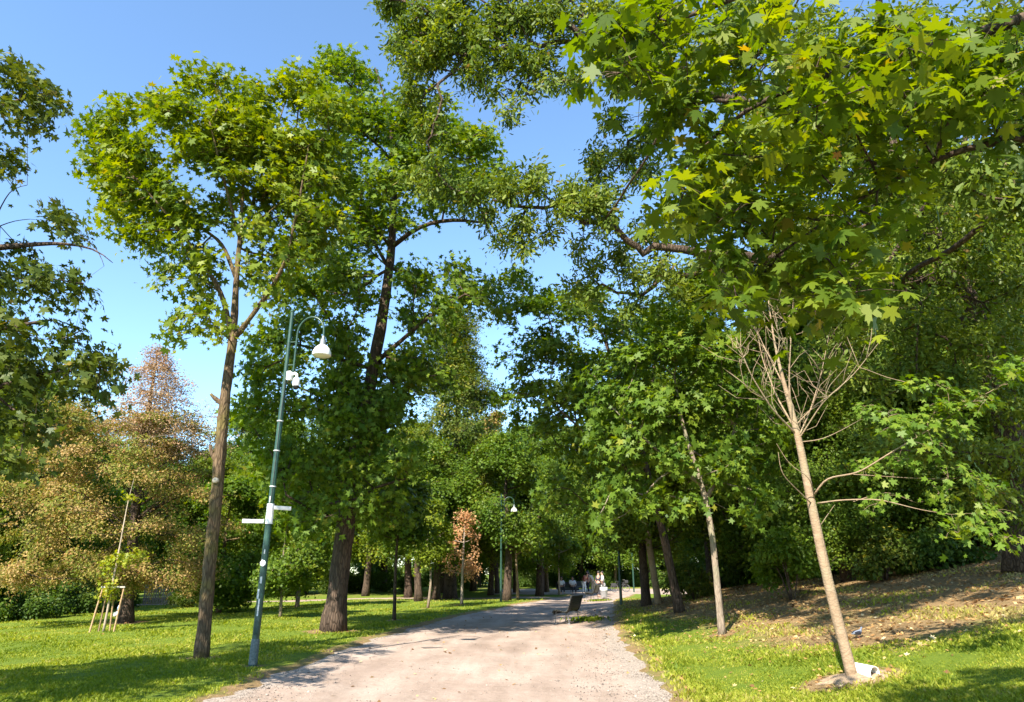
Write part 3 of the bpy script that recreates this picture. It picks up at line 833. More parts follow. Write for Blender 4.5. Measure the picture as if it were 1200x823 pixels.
    cl = [(1190, 330, 45), (1120, 300, 45), (1160, 400, 45), (1195, 470, 40), (1130, 450, 40), (1080, 370, 45), (1180, 540, 34), (1110, 520, 34), (1060, 440, 40), (1080, 250, 40), (1150, 250, 45), (1030, 330, 40), (1150, 580, 24), (1200, 600, 24), (1040, 520, 30), (1000, 440, 36), (980, 350, 36)]
    S7 = px_clumps(cl, 14.2, 1.0, 26, .8, .3)
    S = np.concatenate([S1, S2, S3, S4, S5, S6, S7])
    build_tree('oak_tree', 'old oak on the right bank reaching its dark crooked limbs across the sky', b, st, S, P(850, 160, Y + 1), 'oak', 'oak', 'bark_dark', per=22, size=.09, rs=.17, zmin=2.5, rtip=.006, maxr=.06, rough=.06, tilt=.7, flat=.6, step=.35)


def tree_mid_right():
    b = G(846, 744); Y = b[1]
    st = [flare(px_stem([(846, 744, .075), (841, 690, .072), (835, 630, .068), (827, 582, .064), (815, 545, .05), (800, 500, .045), (790, 440, .025)], Y, .25, b), .35, .2),
          px_stem([(828, 585, .055), (848, 545, .045), (862, 500, .03, Y + .5), (868, 450, .015, Y + .8)], Y, .25),
          px_stem([(822, 568, .05), (790, 545, .04, Y - .5), (750, 510, .025, Y - .8), (720, 480, .015, Y - 1)], Y, .25)]
    cl = [(742, 415, 28), (790, 405, 32), (838, 412, 32), (720, 465, 28), (770, 470, 34), (822, 470, 34), (872, 462, 28), (882, 530, 28), (852, 545, 30), (795, 530, 30), (735, 520, 30), (700, 500, 22), (715, 570, 22),
          (890, 575, 24), (758, 580, 22), (830, 378, 22), (780, 378, 20), (905, 500, 20), (800, 590, 14), (870, 600, 14), (700, 440, 18), (700, 610, 12)]
    S = px_clumps(cl, Y, 1.1, 46, .75, .25)
    build_tree('young_maple', 'young maple with thin grey trunk on grass right of the bench', b, st, S, P(800, 480, Y), 'mid', 'maple_deep', 'bark_grey', per=11, size=.122, rs=.21, zmin=P(820, 600, Y)[2], rtip=.005, maxr=.04, droop=.4)


def tree_lean_right():
    b = G(797, 718); Y = b[1]
    st = [flare(px_stem([(797, 718, .14), (787, 670, .13), (776, 620, .125), (764, 575, .115), (750, 520, .09), (728, 450, .08), (705, 390, .04)], Y, .35, b), .4, .35),
          px_stem([(766, 580, .09), (740, 555, .07, Y - .8), (700, 520, .05, Y - 1.5), (655, 480, .025, Y - 2)], Y, .35),
          px_stem([(750, 520, .08), (765, 450, .06, Y + .8), (770, 390, .03, Y + 1)], Y, .35)]
    cl = [(612, 365, 20), (642, 355, 26), (682, 365, 28), (722, 385, 28), (650, 405, 28), (692, 425, 30), (628, 400, 20), (660, 465, 30), (702, 480, 30), (742, 450, 28), (682, 530, 26), (640, 500, 22), (720, 540, 24), (700, 345, 20),
          (762, 365, 24), (800, 375, 22), (660, 560, 18), (610, 430, 16), (630, 455, 18), (745, 575, 18), (690, 590, 14), (622, 520, 14), (640, 590, 14), (602, 330, 18), (592, 415, 14), (606, 450, 16), (602, 492, 16), (588, 460, 11)]
    S = px_clumps(cl, Y, 2.0, 24, .75, .25)
    build_tree('leaning_tree', 'leaning tree with dark trunk tilted towards the path behind the young maple', b, st, S, P(690, 460, Y), 'mid', 'maple_deep', 'bark_dark', per=12, size=.13, rs=.27, zmin=P(770, 600, Y)[2], rtip=.006, maxr=.07)


def tree_near_maple():
    b = np.array([7.4, 3.4, 0.]); b[2] = float(base_z(b[0], b[1]))
    Y = 4.6
    tr = resample([b, b + (-.05, 0, 1.5), b + (-.2, .1, 3), b + (-.5, .2, 4.6), b + (-1.1, .3, 6.2), b + (-1.6, .3, 8)], [.24, .21, .18, .14, .09, .05], .3)
    st = [flare(tr, .4, .3)]
    k1 = b + (-.35, .15, 4.0); k2 = b + (-.2, .1, 3.0); k3 = b + (-.8, .25, 5.4)

    def limb(root, pts):
        p = [root] + [P(q[0], q[1], q[3] * .8) for q in pts]; r = [pts[0][2] * 1.3] + [q[2] for q in pts]
        st.append(resample(p, np.array(r) * .6, .2))
    limb(k1, [(1250, 0, .075, 4.4), (1150, 42, .06, 4.5), (1060, 60, .045, 4.6), (960, 90, .035, 4.7), (860, 130, .022, 4.8), (800, 200, .01, 4.9)])
    limb(k2, [(1290, 160, .05, 4.6), (1160, 160, .04, 4.8), (1060, 200, .028, 5.0), (980, 250, .02, 5.2), (910, 300, .012, 5.3)])
    limb(k3, [(1150, -120, .07, 4.2), (1000, -60, .05, 4.2), (880, -10, .035, 4.3), (780, 30, .02, 4.4), (720, 50, .01, 4.4)])
    limb(k3, [(1000, -250, .05, 3.6), (850, -220, .03, 3.5), (760, -160, .015, 3.6)])
    cl = [(718, 38, 30, 4.4), (760, 25, 34, 4.3), (792, 75, 36, 4.4), (742, 68, 24, 4.4), (830, 40, 42, 4.5), (850, 118, 42, 4.8), (815, 185, 34, 4.9), (795, 225, 22, 4.9), (848, 245, 40, 5.1), (868, 180, 42, 4.9),
          (845, 310, 30, 5.2), (898, 322, 34, 5.3), (918, 255, 42, 5.2), (950, 320, 32, 5.1), (955, 362, 20, 5.0), (930, 178, 42, 4.9), (988, 245, 38, 5.0), (992, 295, 28, 5.0), (900, 60, 42, 4.5), (970, 58, 46, 4.5), (1040, 55, 42, 4.4),
          (1000, 128, 44, 4.6), (1040, 190, 30, 4.9), (1062, 125, 42, 4.5), (1122, 60, 42, 4.3), (1112, 125, 38, 4.5), (1160, 115, 38, 4.4), (1192, 60, 36, 4.3), (1150, 165, 20, 4.6), (1190, 165, 18, 4.6), (1040, 250, 24, 5.0),
          (1060, 60, 40, 3.9), (960, 130, 36, 4.2), (900, 20, 40, 4.0), (1000, 340, 16, 5.0), (860, 350, 16, 5.2), (780, 130, 18, 4.6)]
    cl = [(q[0], q[1], q[2], q[3] * .8) for q in cl]
    S = px_clumps(cl, Y, .4, 145, .7, .4, twin=True)
    # unseen crown above and right of the view, partly added for shade
    hi = [(830, -80, 55, 4.0), (950, -110, 65, 3.9), (1070, -120, 75, 3.8), (1190, -100, 85, 3.8), (1280, 60, 80, 4.2), (1300, 180, 60, 4.4), (1150, -260, 80, 3.4)]
    top = [(850, -125, 85, 6.8), (960, -110, 90, 7.2), (800, -75, 55, 7.6), (1080, -170, 100, 7), (1200, -120, 110, 7.5), (1300, -100, 110, 7), (1250, -240, 110, 6), (1350, 20, 100, 7), (1400, 160, 90, 7)]  # unseen clumps added to cast shade on the bank
    S = np.concatenate([S, px_clumps(top, 6.5, .8, 17, .7, .3)])
    hi = [(q[0], q[1], q[2], q[3] * .85) for q in hi]
    S = np.concatenate([S, px_clumps(hi, Y, .5, 70, .7, .3)])
    build_tree('near_maple', 'maple whose big nearby lobed leaves hang into the upper right', b, st, S, P(1000, 40, 4.6), 'near', 'maple_near', 'bark_dark', per=8, size=.074, rs=.125, zmin=2.5, twiglets=2.5, outw=.2, fold=.36, curl=.5, rtip=.0032, maxr=.03, step=.2, tilt=.34, flat=.38, droop=.9, rough=.04)


def tree_off_left():
    b = np.array([-11.2, 7.2, 0.]); b[2] = float(base_z(b[0], b[1]))
    Y = 8.6
    tr = resample([b, b + (.05, 0, 2), b + (.1, .1, 4), b + (0, .2, 7), b + (.2, .3, 10)], [.3, .26, .22, .13, .05], .4)
    st = [flare(tr, .4, .4)]
    for h, l in ((2.9, [(-120, 480, .06, Y - .4), (0, 455, .035, Y), (70, 430, .02, Y), (120, 425, .008, Y)]),
                 (4.2, [(-100, 300, .07, Y - .3), (0, 290, .045, Y), (45, 286, .03, Y), (80, 284, .02, Y), (105, 290, .013, Y), (122, 292, .009, Y), (132, 308, .005, Y)]),
                 (6.0, [(-120, 110, .06, Y - .3), (-20, 130, .03, Y), (30, 115, .01, Y)]),
                 (3.4, [(-100, 400, .05, Y - .6), (0, 385, .035, Y - .4), (60, 375, .012, Y - .3)])):
        i = int(np.argmin(np.abs(tr[0][:, 2] - b[2] - h)))
        p = [tr[0][i]] + [P(q[0], q[1], q[3]) for q in l]; r = [l[0][2] * 1.4] + [q[2] for q in l]
        st.append(resample(p, r, .2))
    # bare twig tips
    for l in ([(-10, 262, .012, Y), (3, 240, .008, Y), (12, 220, .006, Y), (32, 217, .004, Y)], [(112, 291, .006, Y), (120, 300, .005, Y), (122, 312, .003, Y)], [(0, 265, .008, Y), (15, 258, .006, Y), (35, 257, .004, Y)]):
        st.append(px_stem(l, Y, .1))
    cl = [(8, 75, 14), (30, 100, 18), (50, 110, 12), (0, 120, 16), (40, 140, 10), (2, 185, 10), (28, 285, 20), (68, 262, 15), (20, 330, 26), (58, 325, 20), (85, 335, 10), (28, 385, 30), (75, 395, 24), (108, 430, 20), (128, 432, 8), (62, 440, 28), (20, 440, 34),
          (95, 455, 12), (20, 500, 28), (48, 495, 18), (-40, 300, 45), (-50, 400, 50), (-40, 480, 45), (-60, 120, 45), (-60, 210, 30), (8, 540, 18)]
    S = px_clumps(cl, Y, .6, 48, .7, .3)
    hi = [(-150, 100, 90, 7.6), (-160, 260, 90, 7.6), (-200, 400, 90, 7.4), (-300, 200, 110, 7), (-330, 380, 100, 6.8), (-420, 60, 130, 6.6), (-260, -40, 130, 7), (-520, 260, 120, 6.2), (-100, 40, 40, 8), (-560, 60, 130, 5.8)]
    S = np.concatenate([S, px_clumps(hi, Y, .8, 26, .7, .3)])
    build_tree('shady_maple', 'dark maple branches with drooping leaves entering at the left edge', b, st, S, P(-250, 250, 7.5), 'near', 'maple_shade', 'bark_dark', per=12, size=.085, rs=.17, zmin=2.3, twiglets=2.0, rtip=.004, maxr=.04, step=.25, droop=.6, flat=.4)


def tree_rust():
    b = G(147, 730); Y = b[1]
    st = [flare(px_stem([(147, 730, .24), (150, 700, .21), (153, 660, .19), (158, 600, .16), (166, 540, .12), (174, 480, .08), (182, 430, .04), (186, 408, .015)], Y, .3, b), .3, .3)]
    for i in range(34):
        t = RS.uniform(0.15, .5)
        py = 675 - t * 255
        x0 = np.interp(py, [410, 480, 540, 600, 700], [186, 174, 166, 158, 150])
        az = RS.uniform(0, 2 * math.pi)
        p0 = P(x0, py, Y)
        R = 3.3 * (1 - t) ** .6 * RS.uniform(.7, 1) if t < .55 else 2.1 * (1 - t) ** .7 * RS.uniform(.7, 1) + .15
        d = np.array([math.cos(az), math.sin(az), .45 + .5 * t])
        st.append(resample([p0, p0 + d * R * .5 + (0, 0, .12 * R), p0 + d * R + (0, 0, .1)], [.05 * (1.15 - t), .03 * (1.15 - t), .006], .3))
    S = []
    for i in range(150):      # layered lower crown
        a = RS.uniform(0, 2 * math.pi); q = RS.uniform(.25, 1) ** .6
        py = RS.uniform(485, 690)
        t = (py - 470) / 220
        R = (2.0 + 2.1 * math.sin(min(1, t * 1.05 + .12) * math.pi * .62)) * (1 if t < .78 else .86)
        c = P(126 + 24 * (1 - t), py, Y) + np.array([math.cos(a) * R * q, math.sin(a) * R * q, 0])
        c[2] = max(c[2], 0.9)
        S.append(clump_points(c, .8, 22, .36, .4))
    lo = np.concatenate(S)
    root = build_tree('rusty_linden', 'autumn brown tree with sparse pointed top standing on the left lawn', b, st, lo, P(150, 600, Y), 'small', 'rust', 'bark_dark', per=15, size=.056, rs=.17, zmin=1.2, rtip=.004, maxr=.03, flat=.25, tilt=.6)
    n = 1500
    t = RS.uniform(0, 1, n) ** .75
    R = (.16 + 2.5 * t ** .85) * (1 + .25 * np.sin(t * 23))
    a = RS.uniform(0, 2 * math.pi, n); q = RS.uniform(.1, 1, n) ** .8
    top = P(186, 408, Y); bot = P(184, 545, Y)
    S = top + (bot - top) * t[:, None] + np.stack([np.cos(a) * R * q, np.sin(a) * R * q, .25 * q * R], 1)
    tb = Tubes()
    for p, r in grow(st[:1], S, step=.3, bf=.2, rtip=.0035, expo=.45, maxr=.03, zmin=P(170, 580, Y)[2]):
        tb.add(p, r, 4, cap=False)
    tb.build('branch', M['bark_grey'], root, origin=b)
    k = S[RS.uniform(0, 1, n) < .8]
    pos, nrm, sz, tint, dirs = spray_leaves(k, P(184, 500, Y), 8, .048, .15, .8, .4)
    leaf_mesh('dry_top', pos, nrm, sz, tint, 'small', M['dry'], root, origin=b, dirs=dirs)


def dead_tree():
    b = DEADTREE; Y = b[1]
    st = [flare(px_stem([(1000, 797, .074), (985, 740, .070), (970, 680, .066), (957, 620, .062), (947, 570, .058), (936, 515, .05), (925, 470, .036), (916, 440, .026), (907, 400, .015), (900, 350, .006)], Y, .15, b), .15, .1)]
    kk = .5
    L = [[(932, 508, .03), (905, 480, .025, Y - .3), (880, 440, .015, Y - .5), (862, 395, .007, Y - .6)],
         [(930, 500, .03), (910, 465, .022, Y + .2), (893, 420, .013, Y + .3), (884, 370, .006, Y + .4)],
         [(925, 475, .03), (925, 430, .02, Y - .2), (928, 380, .010, Y - .3), (930, 340, .005, Y - .3)],
         [(920, 455, .025), (900, 415, .015, Y + .3), (880, 375, .006, Y + .4)],
         [(936, 512, .026), (950, 480, .018, Y + .3), (962, 440, .012, Y + .4), (972, 390, .005, Y + .5)],
         [(936, 515, .024), (965, 470, .016, Y - .4), (1000, 440, .011, Y - .6), (1035, 395, .005, Y - .8)],
         [(933, 498, .02), (955, 475, .013, Y + .3), (985, 455, .009, Y + .5), (1010, 420, .004, Y + .6)],
         [(938, 518, .016), (962, 516, .012, Y - .2), (985, 505, .008, Y - .3), (1008, 492, .004, Y - .3)],
         [(955, 588, .02), (950, 560, .013, Y - .3), (925, 545, .008, Y - .4), (910, 520, .004, Y - .4)],
         [(953, 592, .022), (935, 575, .015, Y - .3), (915, 555, .010, Y - .5), (912, 530, .005, Y - .5)],
         [(954, 580, .03), (968, 560, .026, Y - .2), (1005, 555, .022, Y - .5), (1045, 530, .018, Y - .8), (1090, 503, .013, Y - 1), (1140, 470, .008, Y - 1.2), (1195, 440, .004, Y - 1.4)],
         [(1000, 556, .010, Y - .5), (1060, 560, .007, Y - .6), (1110, 562, .005, Y - .7)],
         [(958, 590, .024), (985, 586, .018, Y - .3), (1030, 585, .014, Y - .6), (1080, 598, .009, Y - .8), (1115, 603, .005, Y - .9)],
         [(1000, 588, .010, Y - .4), (1040, 575, .007, Y - .4), (1075, 590, .004, Y - .5)],
         [(962, 615, .010), (972, 600, .007), (978, 592, .004)],
         [(905, 440, .02, Y - .1), (915, 400, .013, Y - .3), (905, 365, .006, Y - .4)],
         [(900, 470, .014, Y - .3), (872, 455, .009, Y - .5), (866, 420, .005, Y - .6)]]
    for l in L:
        st.append(px_stem([(q[0], q[1], q[2] * kk) + tuple(q[3:]) for q in l], Y, .08))
    # short bare twigs on the fan
    for l in L[:7] + L[15:]:
        for _ in range(11):
            i = RS.randint(1, len(l)); a = l[i - 1]; c = l[i]; t = RS.uniform(0, 1)
            ya = a[3] if len(a) > 3 else Y; yc = c[3] if len(c) > 3 else Y
            p0 = P(a[0] + (c[0] - a[0]) * t, a[1] + (c[1] - a[1]) * t, ya + (yc - ya) * t)
            d = RS.normal(0, .75, 3); d[2] = abs(d[2]) * .8 + .55; d /= np.linalg.norm(d)
            ln = RS.uniform(.25, .95)
            st.append((np.array([p0, p0 + d * ln * .5 + RS.normal(0, .06, 3), p0 + d * ln + (0, 0, .06)]), np.array([.005, .0035, .0015])))
    cl = [(1055, 495, 16, Y - .9), (1090, 495, 18, Y - 1), (1120, 478, 20, Y - 1.1), (1150, 465, 18, Y - 1.2), (1180, 440, 20, Y - 1.4), (1195, 425, 16, Y - 1.4), (1120, 505, 12, Y - 1.1), (1095, 520, 10, Y - 1), (1055, 540, 8, Y - .7),
          (1010, 545, 8, Y - .5), (1130, 560, 16, Y - .8), (1155, 570, 14, Y - .8), (1110, 580, 10, Y - .8), (1150, 625, 16, Y - 1), (1180, 632, 12, Y - 1), (1120, 620, 10, Y - 1), (1030, 590, 8, Y - .6), (1060, 455, 8, Y - .8), (1030, 485, 8, Y - .4), (1160, 600, 8, Y - .9), (1015, 475, 8, Y - .2), (1100, 455, 10, Y - 1.1)]
    S = px_clumps(cl, Y, .14, 190, .6, .6, twin=False)
    build_tree('half_dead_tree', 'pale half dead young tree with bare twigs above the white pipe', b, st, S, P(1040, 520, Y), 'near', 'bright', 'bark_pale', per=6, size=.07, rs=.11, twiglets=2.0, zmin=1.2, rtip=.003, maxr=.008, step=.12, tilt=.3, flat=.3, rough=.03)
    # orange shrivelled leaves high in the fan
    # (kept in the crown tint)


# ---- generic park trees, used for everything behind
def make_generic(name, label, base, H, R, crown0, leaf, mat, bark, tr, n, per, size, rs, shape='round', group=None, cat='tree', low=0.0, seed=1, step=.7, flat=.35, lean=0.0):
    b = np.array(base, float)
    RSl = RS
    pts = [b, b + (RSl.normal(0, .1), RSl.normal(0, .1), H * .3), b + (RSl.normal(0, .25) + lean * .5, RSl.normal(0, .25), H * .6), b + (lean, 0, H * .92)]
    st = [flare(resample(pts, [tr * .8, tr * .68, tr * .42, tr * .06], .5), .3, .4)]
    S = []
    k = max(6, n // 26)
    for i in range(k):
        t = RSl.uniform(0, 1)
        z = crown0 + (H - crown0) * t
        if shape == 'round': prof = math.sin(math.pi * min(1, .14 + t * .86)) ** .6
        elif shape == 'cone': prof = (1 - t) ** .75 + .08
        else: prof = .9 * math.sin(math.pi * (.18 + .8 * t)) ** .4
        a = i * 2.39996 + RSl.uniform(-.3, .3)
        q = RSl.uniform(.35, 1) ** .7
        cr = R * RSl.uniform(.22, .40)
        rr = max(0, R * prof - cr * .6) * q
        c = b + np.array([math.cos(a) * rr + lean * t, math.sin(a) * rr, z])
        S.append(clump_points(c, cr, int(1.35 * n / k) + 1, .75, .25))
    S = np.concatenate(S)
    S = S[S[:, 2] > b[2] + max(.3, crown0 * .7)]
    return build_tree(name, label, b, st, S, b + (0, 0, (H + crown0) / 2), leaf, mat, bark, per=per, size=size, rs=rs, zmin=b[2] + crown0 * .75, step=step, rtip=.012, maxr=tr * .35, sides=7, group=group, cat=cat, flat=flat, droop=.15)


def dup(root, loc, rz=0.0, sc=1.0, label=None, group=None):
    r = root.copy(); C.objects.link(r)
    r.location = tuple(float(c) for c in loc); r.rotation_euler = (0, 0, rz); r.scale = (sc, sc, sc * random.uniform(.94, 1.06))
    if label: r['label'] = label
    if group: r['group'] = group
    elif 'group' in r: del r['group']
    for ch in root.children:
        c = ch.copy(); C.objects.link(c); c.parent = r
    return r


def gp(x, y):
    return np.array([x, y, float(base_z(x, y))])


def xy(px, Y):
    """ground point seen at image column px, at distance Y"""
    return gp((px - 600) / F * Y * 1.0 / (cp + 0.32 * sp) * 1.0, Y)


def shrub(name, label, base, R, H, leaf, mat, n, per, size, rs, group=None, cat='shrub', bark='bark_dark'):
    b = np.array(base, float)
    st = []
    for i in range(5):
        a = RS.uniform(0, 6.28)
        d = np.array([math.cos(a) * R * .5, math.sin(a) * R * .5, H * .7])
        st.append(resample([b + (d[0] * .1, d[1] * .1, -.05), b + d * .5 + (0, 0, .1), b + d], [.025, .018, .008], .2))
    S = []
    for i in range(9):
        a = RS.uniform(0, 6.28); q = RS.uniform(0, 1) ** .5
        h = RS.uniform(.25, .95)
        c = b + np.array([math.cos(a) * R * q * .75, math.sin(a) * R * q * .75, H * h * (1 - .35 * q)])
        S.append(clump_points(c, R * RS.uniform(.3, .45), max(3, n // 9), .75, .3))
    S = np.concatenate(S); S = S[S[:, 2] > b[2] + .06]
    root = tag(empty(name, b), label, cat, group)
    tb = Tubes()
    for p, r in st: tb.add(p, r, 5)
    for p, r in grow(st, S, step=.25, rtip=.004, maxr=.012): tb.add(p, r, 3, cap=False)
    tb.build('stem', M[bark], root, origin=b)
    pos, nrm, sz, tint, dirs = spray_leaves(S, b + (0, 0, H * .3), per, size, rs, .6, .5)
    pos[:, 2] = np.maximum(pos[:, 2], b[2] + .03)
    leaf_mesh('foliage', pos, nrm, sz, tint, leaf, M[mat], root, origin=b, dirs=dirs)
    return root


def background():
    # conical tree behind the big one
    g = xy(512, 38)
    make_generic('conical_tree', 'tall pointed dark tree with yellowish outer leaves left of the path', xy(528, 48), 20.5, 5.2, 4.2, 'far', 'olive', 'bark_dark', .5, 1500, 17, .13, .34, 'cone', step=.8)
    # prototypes: each is the first of its kind where it stands
    pr = {}
    pr['round'] = make_generic('park_tree', 'round green tree behind the slim grey trunked young tree', xy(480, 50), 11.5, 4.2, 3.2, 'far', 'maple', 'bark_dark', .32, 1100, 16, .14, .36, 'round')
    pr['bright'] = make_generic('park_tree', 'light green tree overhanging the far end of the path', xy(641, 64), 11, 5.0, 2.9, 'far', 'bright', 'bark_brown', .22, 1100, 16, .14, .36, 'round')
    pr['dark'] = make_generic('park_tree', 'dark dense tree on the top of the right bank', xy(1010, 23), 12, 4.4, 1.6, 'far', 'maple_deep', 'bark_dark', .34, 1500, 18, .11, .30, 'wide')
    pr['tall'] = make_generic('park_tree', 'tallest dark tree directly behind the thin trunked young maple', xy(835, 32), 15, 4.6, 3.0, 'far', 'maple_deep', 'bark_dark', .36, 1300, 17, .13, .36, 'wide')

    def put(k, px, Y, sc, label, group=None, dx=0):
        p = xy(px, Y); p[0] += dx
        return dup(pr[k], p, RS.uniform(0, 6.28), sc, label, group)
    # right bank wood
    gl = 'dark leafy tree in the wood covering the right bank'
    gg = 'trees of the wood on the right bank'
    for px, Y, s, k in ((1090, 25, 1.05, 'dark'), (1180, 24, 1.1, 'dark'), (1280, 25, 1.2, 'dark'), (960, 27, .9, 'dark'), (900, 29, .85, 'dark'), (1140, 31, 1.25, 'tall'), (1040, 33, 1.1, 'tall'), (1250, 33, 1.3, 'tall'), (950, 36, 1.0, 'tall'), (1350, 30, 1.2, 'dark'), (870, 40, .95, 'tall'), (1120, 21.5, .62, 'dark'), (990, 21.5, .5, 'dark'), (1220, 20.5, .6, 'dark')):
        put(k, px, Y, s, gl, gg)
    pr['dark']['label'] = gl; pr['dark']['group'] = gg
    # trees on the right of the path
    put('tall', 790, 42, .8, 'dark leafy tree standing directly behind the leaning trunks')
    put('round', 755, 29, .72, 'straight dark trunked tree beside the pale barked tree')
    # beyond the crossing
    fl = 'far green tree beyond the crossing of the paths'
    fg = 'trees beyond the crossing'
    for px, Y, s, k in ((560, 84, 1.2, 'round'), (600, 92, 1.3, 'round'), (640, 82, 1.1, 'bright'), (680, 88, 1.2, 'round'), (720, 84, 1.1, 'bright'), (760, 90, 1.3, 'round'), (800, 86, 1.2, 'tall'), (850, 92, 1.2, 'round'), (900, 85, 1.1, 'tall'), (700, 100, 1.5, 'tall'), (620, 105, 1.6, 'tall'), (540, 105, 1.5, 'tall'), (740, 108, 1.6, 'tall'), (655, 110, 1.5, 'round'), (590, 112, 1.5, 'round'), (690, 112, 1.4, 'round')):
        put(k, px, Y, s, fl, fg)
    for px in range(-330, 1560, 62):
        put(RS.choice(['round', 'tall', 'round', 'bright', 'dark']), px + RS.uniform(-20, 20), RS.uniform(98, 128), RS.uniform(1.3, 1.8), fl, fg)
    # left of the path, middle distance
    ml = 'green tree in the shady group across the left lawn'
    mg = 'trees across the left lawn'
    for px, Y, s, k in ((430, 55, 1.0, 'round'), (395, 60, 1.1, 'tall'), (520, 60, 1.0, 'round'), (555, 66, 1.0, 'tall'), (450, 70, 1.2, 'tall'), (360, 66, 1.1, 'round'), (490, 76, 1.3, 'round'), (330, 72, 1.2, 'tall'), (300, 60, .9, 'round'), (575, 54, .85, 'round'), (270, 70, 1.1, 'tall'), (230, 62, 1.0, 'round'), (605, 62, .95, 'round'), (635, 64, .9, 'tall')):
        put(k, px, Y, s, ml, mg)
    # left edge
    ll = 'green tree behind the rusty brown tree at the left edge'
    lg = 'trees behind the rusty tree'
    for px, Y, s, k in ((40, 40, .95, 'bright'), (-20, 36, .95, 'round'), (-90, 32, 1.1, 'round'), (100, 48, .95, 'bright'), (10, 55, 1.2, 'tall'), (160, 56, 1.0, 'tall'), (-150, 40, 1.3, 'tall'), (60, 66, 1.3, 'round'), (130, 75, 1.2, 'round'), (-60, 60, 1.3, 'tall')):
        put(k, px, Y, s, ll, lg)
    # bright low tree left of the big trunk
    make_generic('low_tree', 'bright green low tree behind the lamp post and left trunk', xy(262, 33), 6.2, 2.3, .7, 'far', 'bright', 'bark_brown', .14, 700, 16, .12, .28, 'round')
    make_generic('small_tree', 'small dark tree with thin trunk between the lamp post and big trunk', xy(334, 28), 4.4, 1.3, 1.1, 'far', 'maple_deep', 'bark_grey', .07, 380, 15, .09, .2, 'round')
    make_generic('small_tree', 'green tree with low crown just left of the big trunk', xy(352, 36), 7.4, 2.2, 1.2, 'far', 'maple', 'bark_grey', .12, 600, 15, .12, .28, 'round')
    # saplings on the left lawn
    b = G(462, 727)
    make_generic('slim_tree', 'slim young tree with thin dark trunk, nearest the big trunk', b, 6.5, 1.5, 2.6, 'far', 'maple_deep', 'bark_dark', .075, 330, 14, .10, .24, 'round')
    b = G(501, 713)
    make_generic('slim_tree', 'slim young tree with grey trunk between dark sapling and orange tree', b, 5.0, 1.3, 2.4, 'far', 'maple', 'bark_grey', .075, 240, 13, .10, .22, 'round')
    # orange dead sapling
    b = G(541, 709)
    st = [flare(resample([b, b + (0, 0, 1.6), b + (.05, 0, 3.2), b + (.1, 0, 4.7)], [.075, .06, .04, .01], .3), .3, .2)]
    S = []
    for i in range(26):
        t = RS.uniform(0, 1); z = 1.6 + 3.1 * t
        R = 1.15 * (math.sin(math.pi * (.22 + .74 * t))) * RS.uniform(.2, 1); a = RS.uniform(0, 6.28)
        S.append(clump_points(b + np.array([.05 + math.cos(a) * R, math.sin(a) * R, z]), .26, 6, 1.5, .5))
    S = np.concatenate(S)
    build_tree('dead_sapling', 'small dead tree covered in dry orange leaves beside the lawn path', b, st, S, b + (0, 0, 2.6), 'small', 'dead', 'bark_dead', per=8, size=.085, rs=.13, zmin=b[2] + 1.3, rtip=.005, maxr=.02, step=.3, flat=1.0, tilt=1.0)
    # knotty thin tree near second lamp, and pale one beyond
    b = xy(607, 46)
    make_generic('thin_tree', 'thin straw coloured tree just right of the second lamp', b, 6.4, .9, 2.6, 'far', 'olive', 'bark_pale', .10, 130, 10, .11, .2, 'wide')
    b = xy(632, 52)
    make_generic('rough_tree', 'rough barked dark trunk beside a pale stem near the path bend', b, 9.5, 3.2, 2.6, 'far', 'maple_deep', 'bark_dark', .34, 600, 15, .14, .34, 'round')
    b = xy(655, 56)
    make_generic('thin_tree', 'thin pale tree left of the path bend in front of the benches', b, 5.6, 1.6, 2.2, 'far', 'bright', 'bark_dead', .09, 240, 14, .12, .26, 'round')
    b = xy(505, 36)
    # old trunks between saplings
    b = G(511, 703)
    make_generic('old_tree', 'stout dark trunk beside the grey slim tree', b, 9.5, 3.4, 2.6, 'far', 'maple_deep', 'bark_dark', .30, 640, 15, .13, .32, 'round')
    b = xy(492, 43)
    make_generic('old_tree', 'second stout dark trunk behind the grey slim tree', b, 9.0, 3.2, 2.6, 'far', 'maple_deep', 'bark_dark', .28, 560, 15, .13, .32, 'round')
    b = xy(594, 44)
    make_generic('old_tree', 'stout dark trunk directly right of the second lamp', b, 10.0, 3.4, 3.0, 'far', 'maple_deep', 'bark_dark', .30, 640, 15, .13, .32, 'round')
    # brown topped far tree
    make_generic('rusty_tree', 'far brownish tree rising above the path against the sky', xy(583, 60), 15.5, 2.2, 7, 'small', 'rust', 'bark_dark', .25, 420, 14, .14, .28, 'round')
    # pale barked trunk on the right
    b = G(772, 708)
    st = [flare(px_stem([(772, 708, .14), (764, 660, .135), (756, 612, .125), (748, 560, .10), (738, 500, .08), (730, 440, .03)], b[1], .35, b), .25, .25)]
    S = px_clumps([(735, 480, 26), (760, 455, 24), (700, 460, 24), (720, 420, 24), (765, 510, 20), (690, 510, 20)], b[1], 1.6, 16, .75, .25)
    build_tree('pale_tree', 'leaning tree with sunlit pale bark left of the dark leaning trunk', b, st, S, P(735, 470, b[1]), 'far', 'maple_deep', 'bark_pale', per=15, size=.12, rs=.3, zmin=3.2, maxr=.06, step=.5)
    # shrubs
    bm = [(P, 0)]
    shrub('round_shrub', 'low rounded yellow green shrub on the left lawn behind the tall trunk', G(222, 712), 1.15, 1.0, 'small', 'olive', 260, 16, .06, .14)
    shrub('round_shrub', 'low rounded brownish shrub between the tall trunk and the lamp post', G(268, 709), 1.15, 1.0, 'small', 'rust', 240, 16, .055, .14)
    shrub('leafy_shrub', 'sunlit pale green shrub at the foot of the dark wood', xy(925, 20.2), 1.15, 2.0, 'small', 'bright', 300, 13, .075, .16)
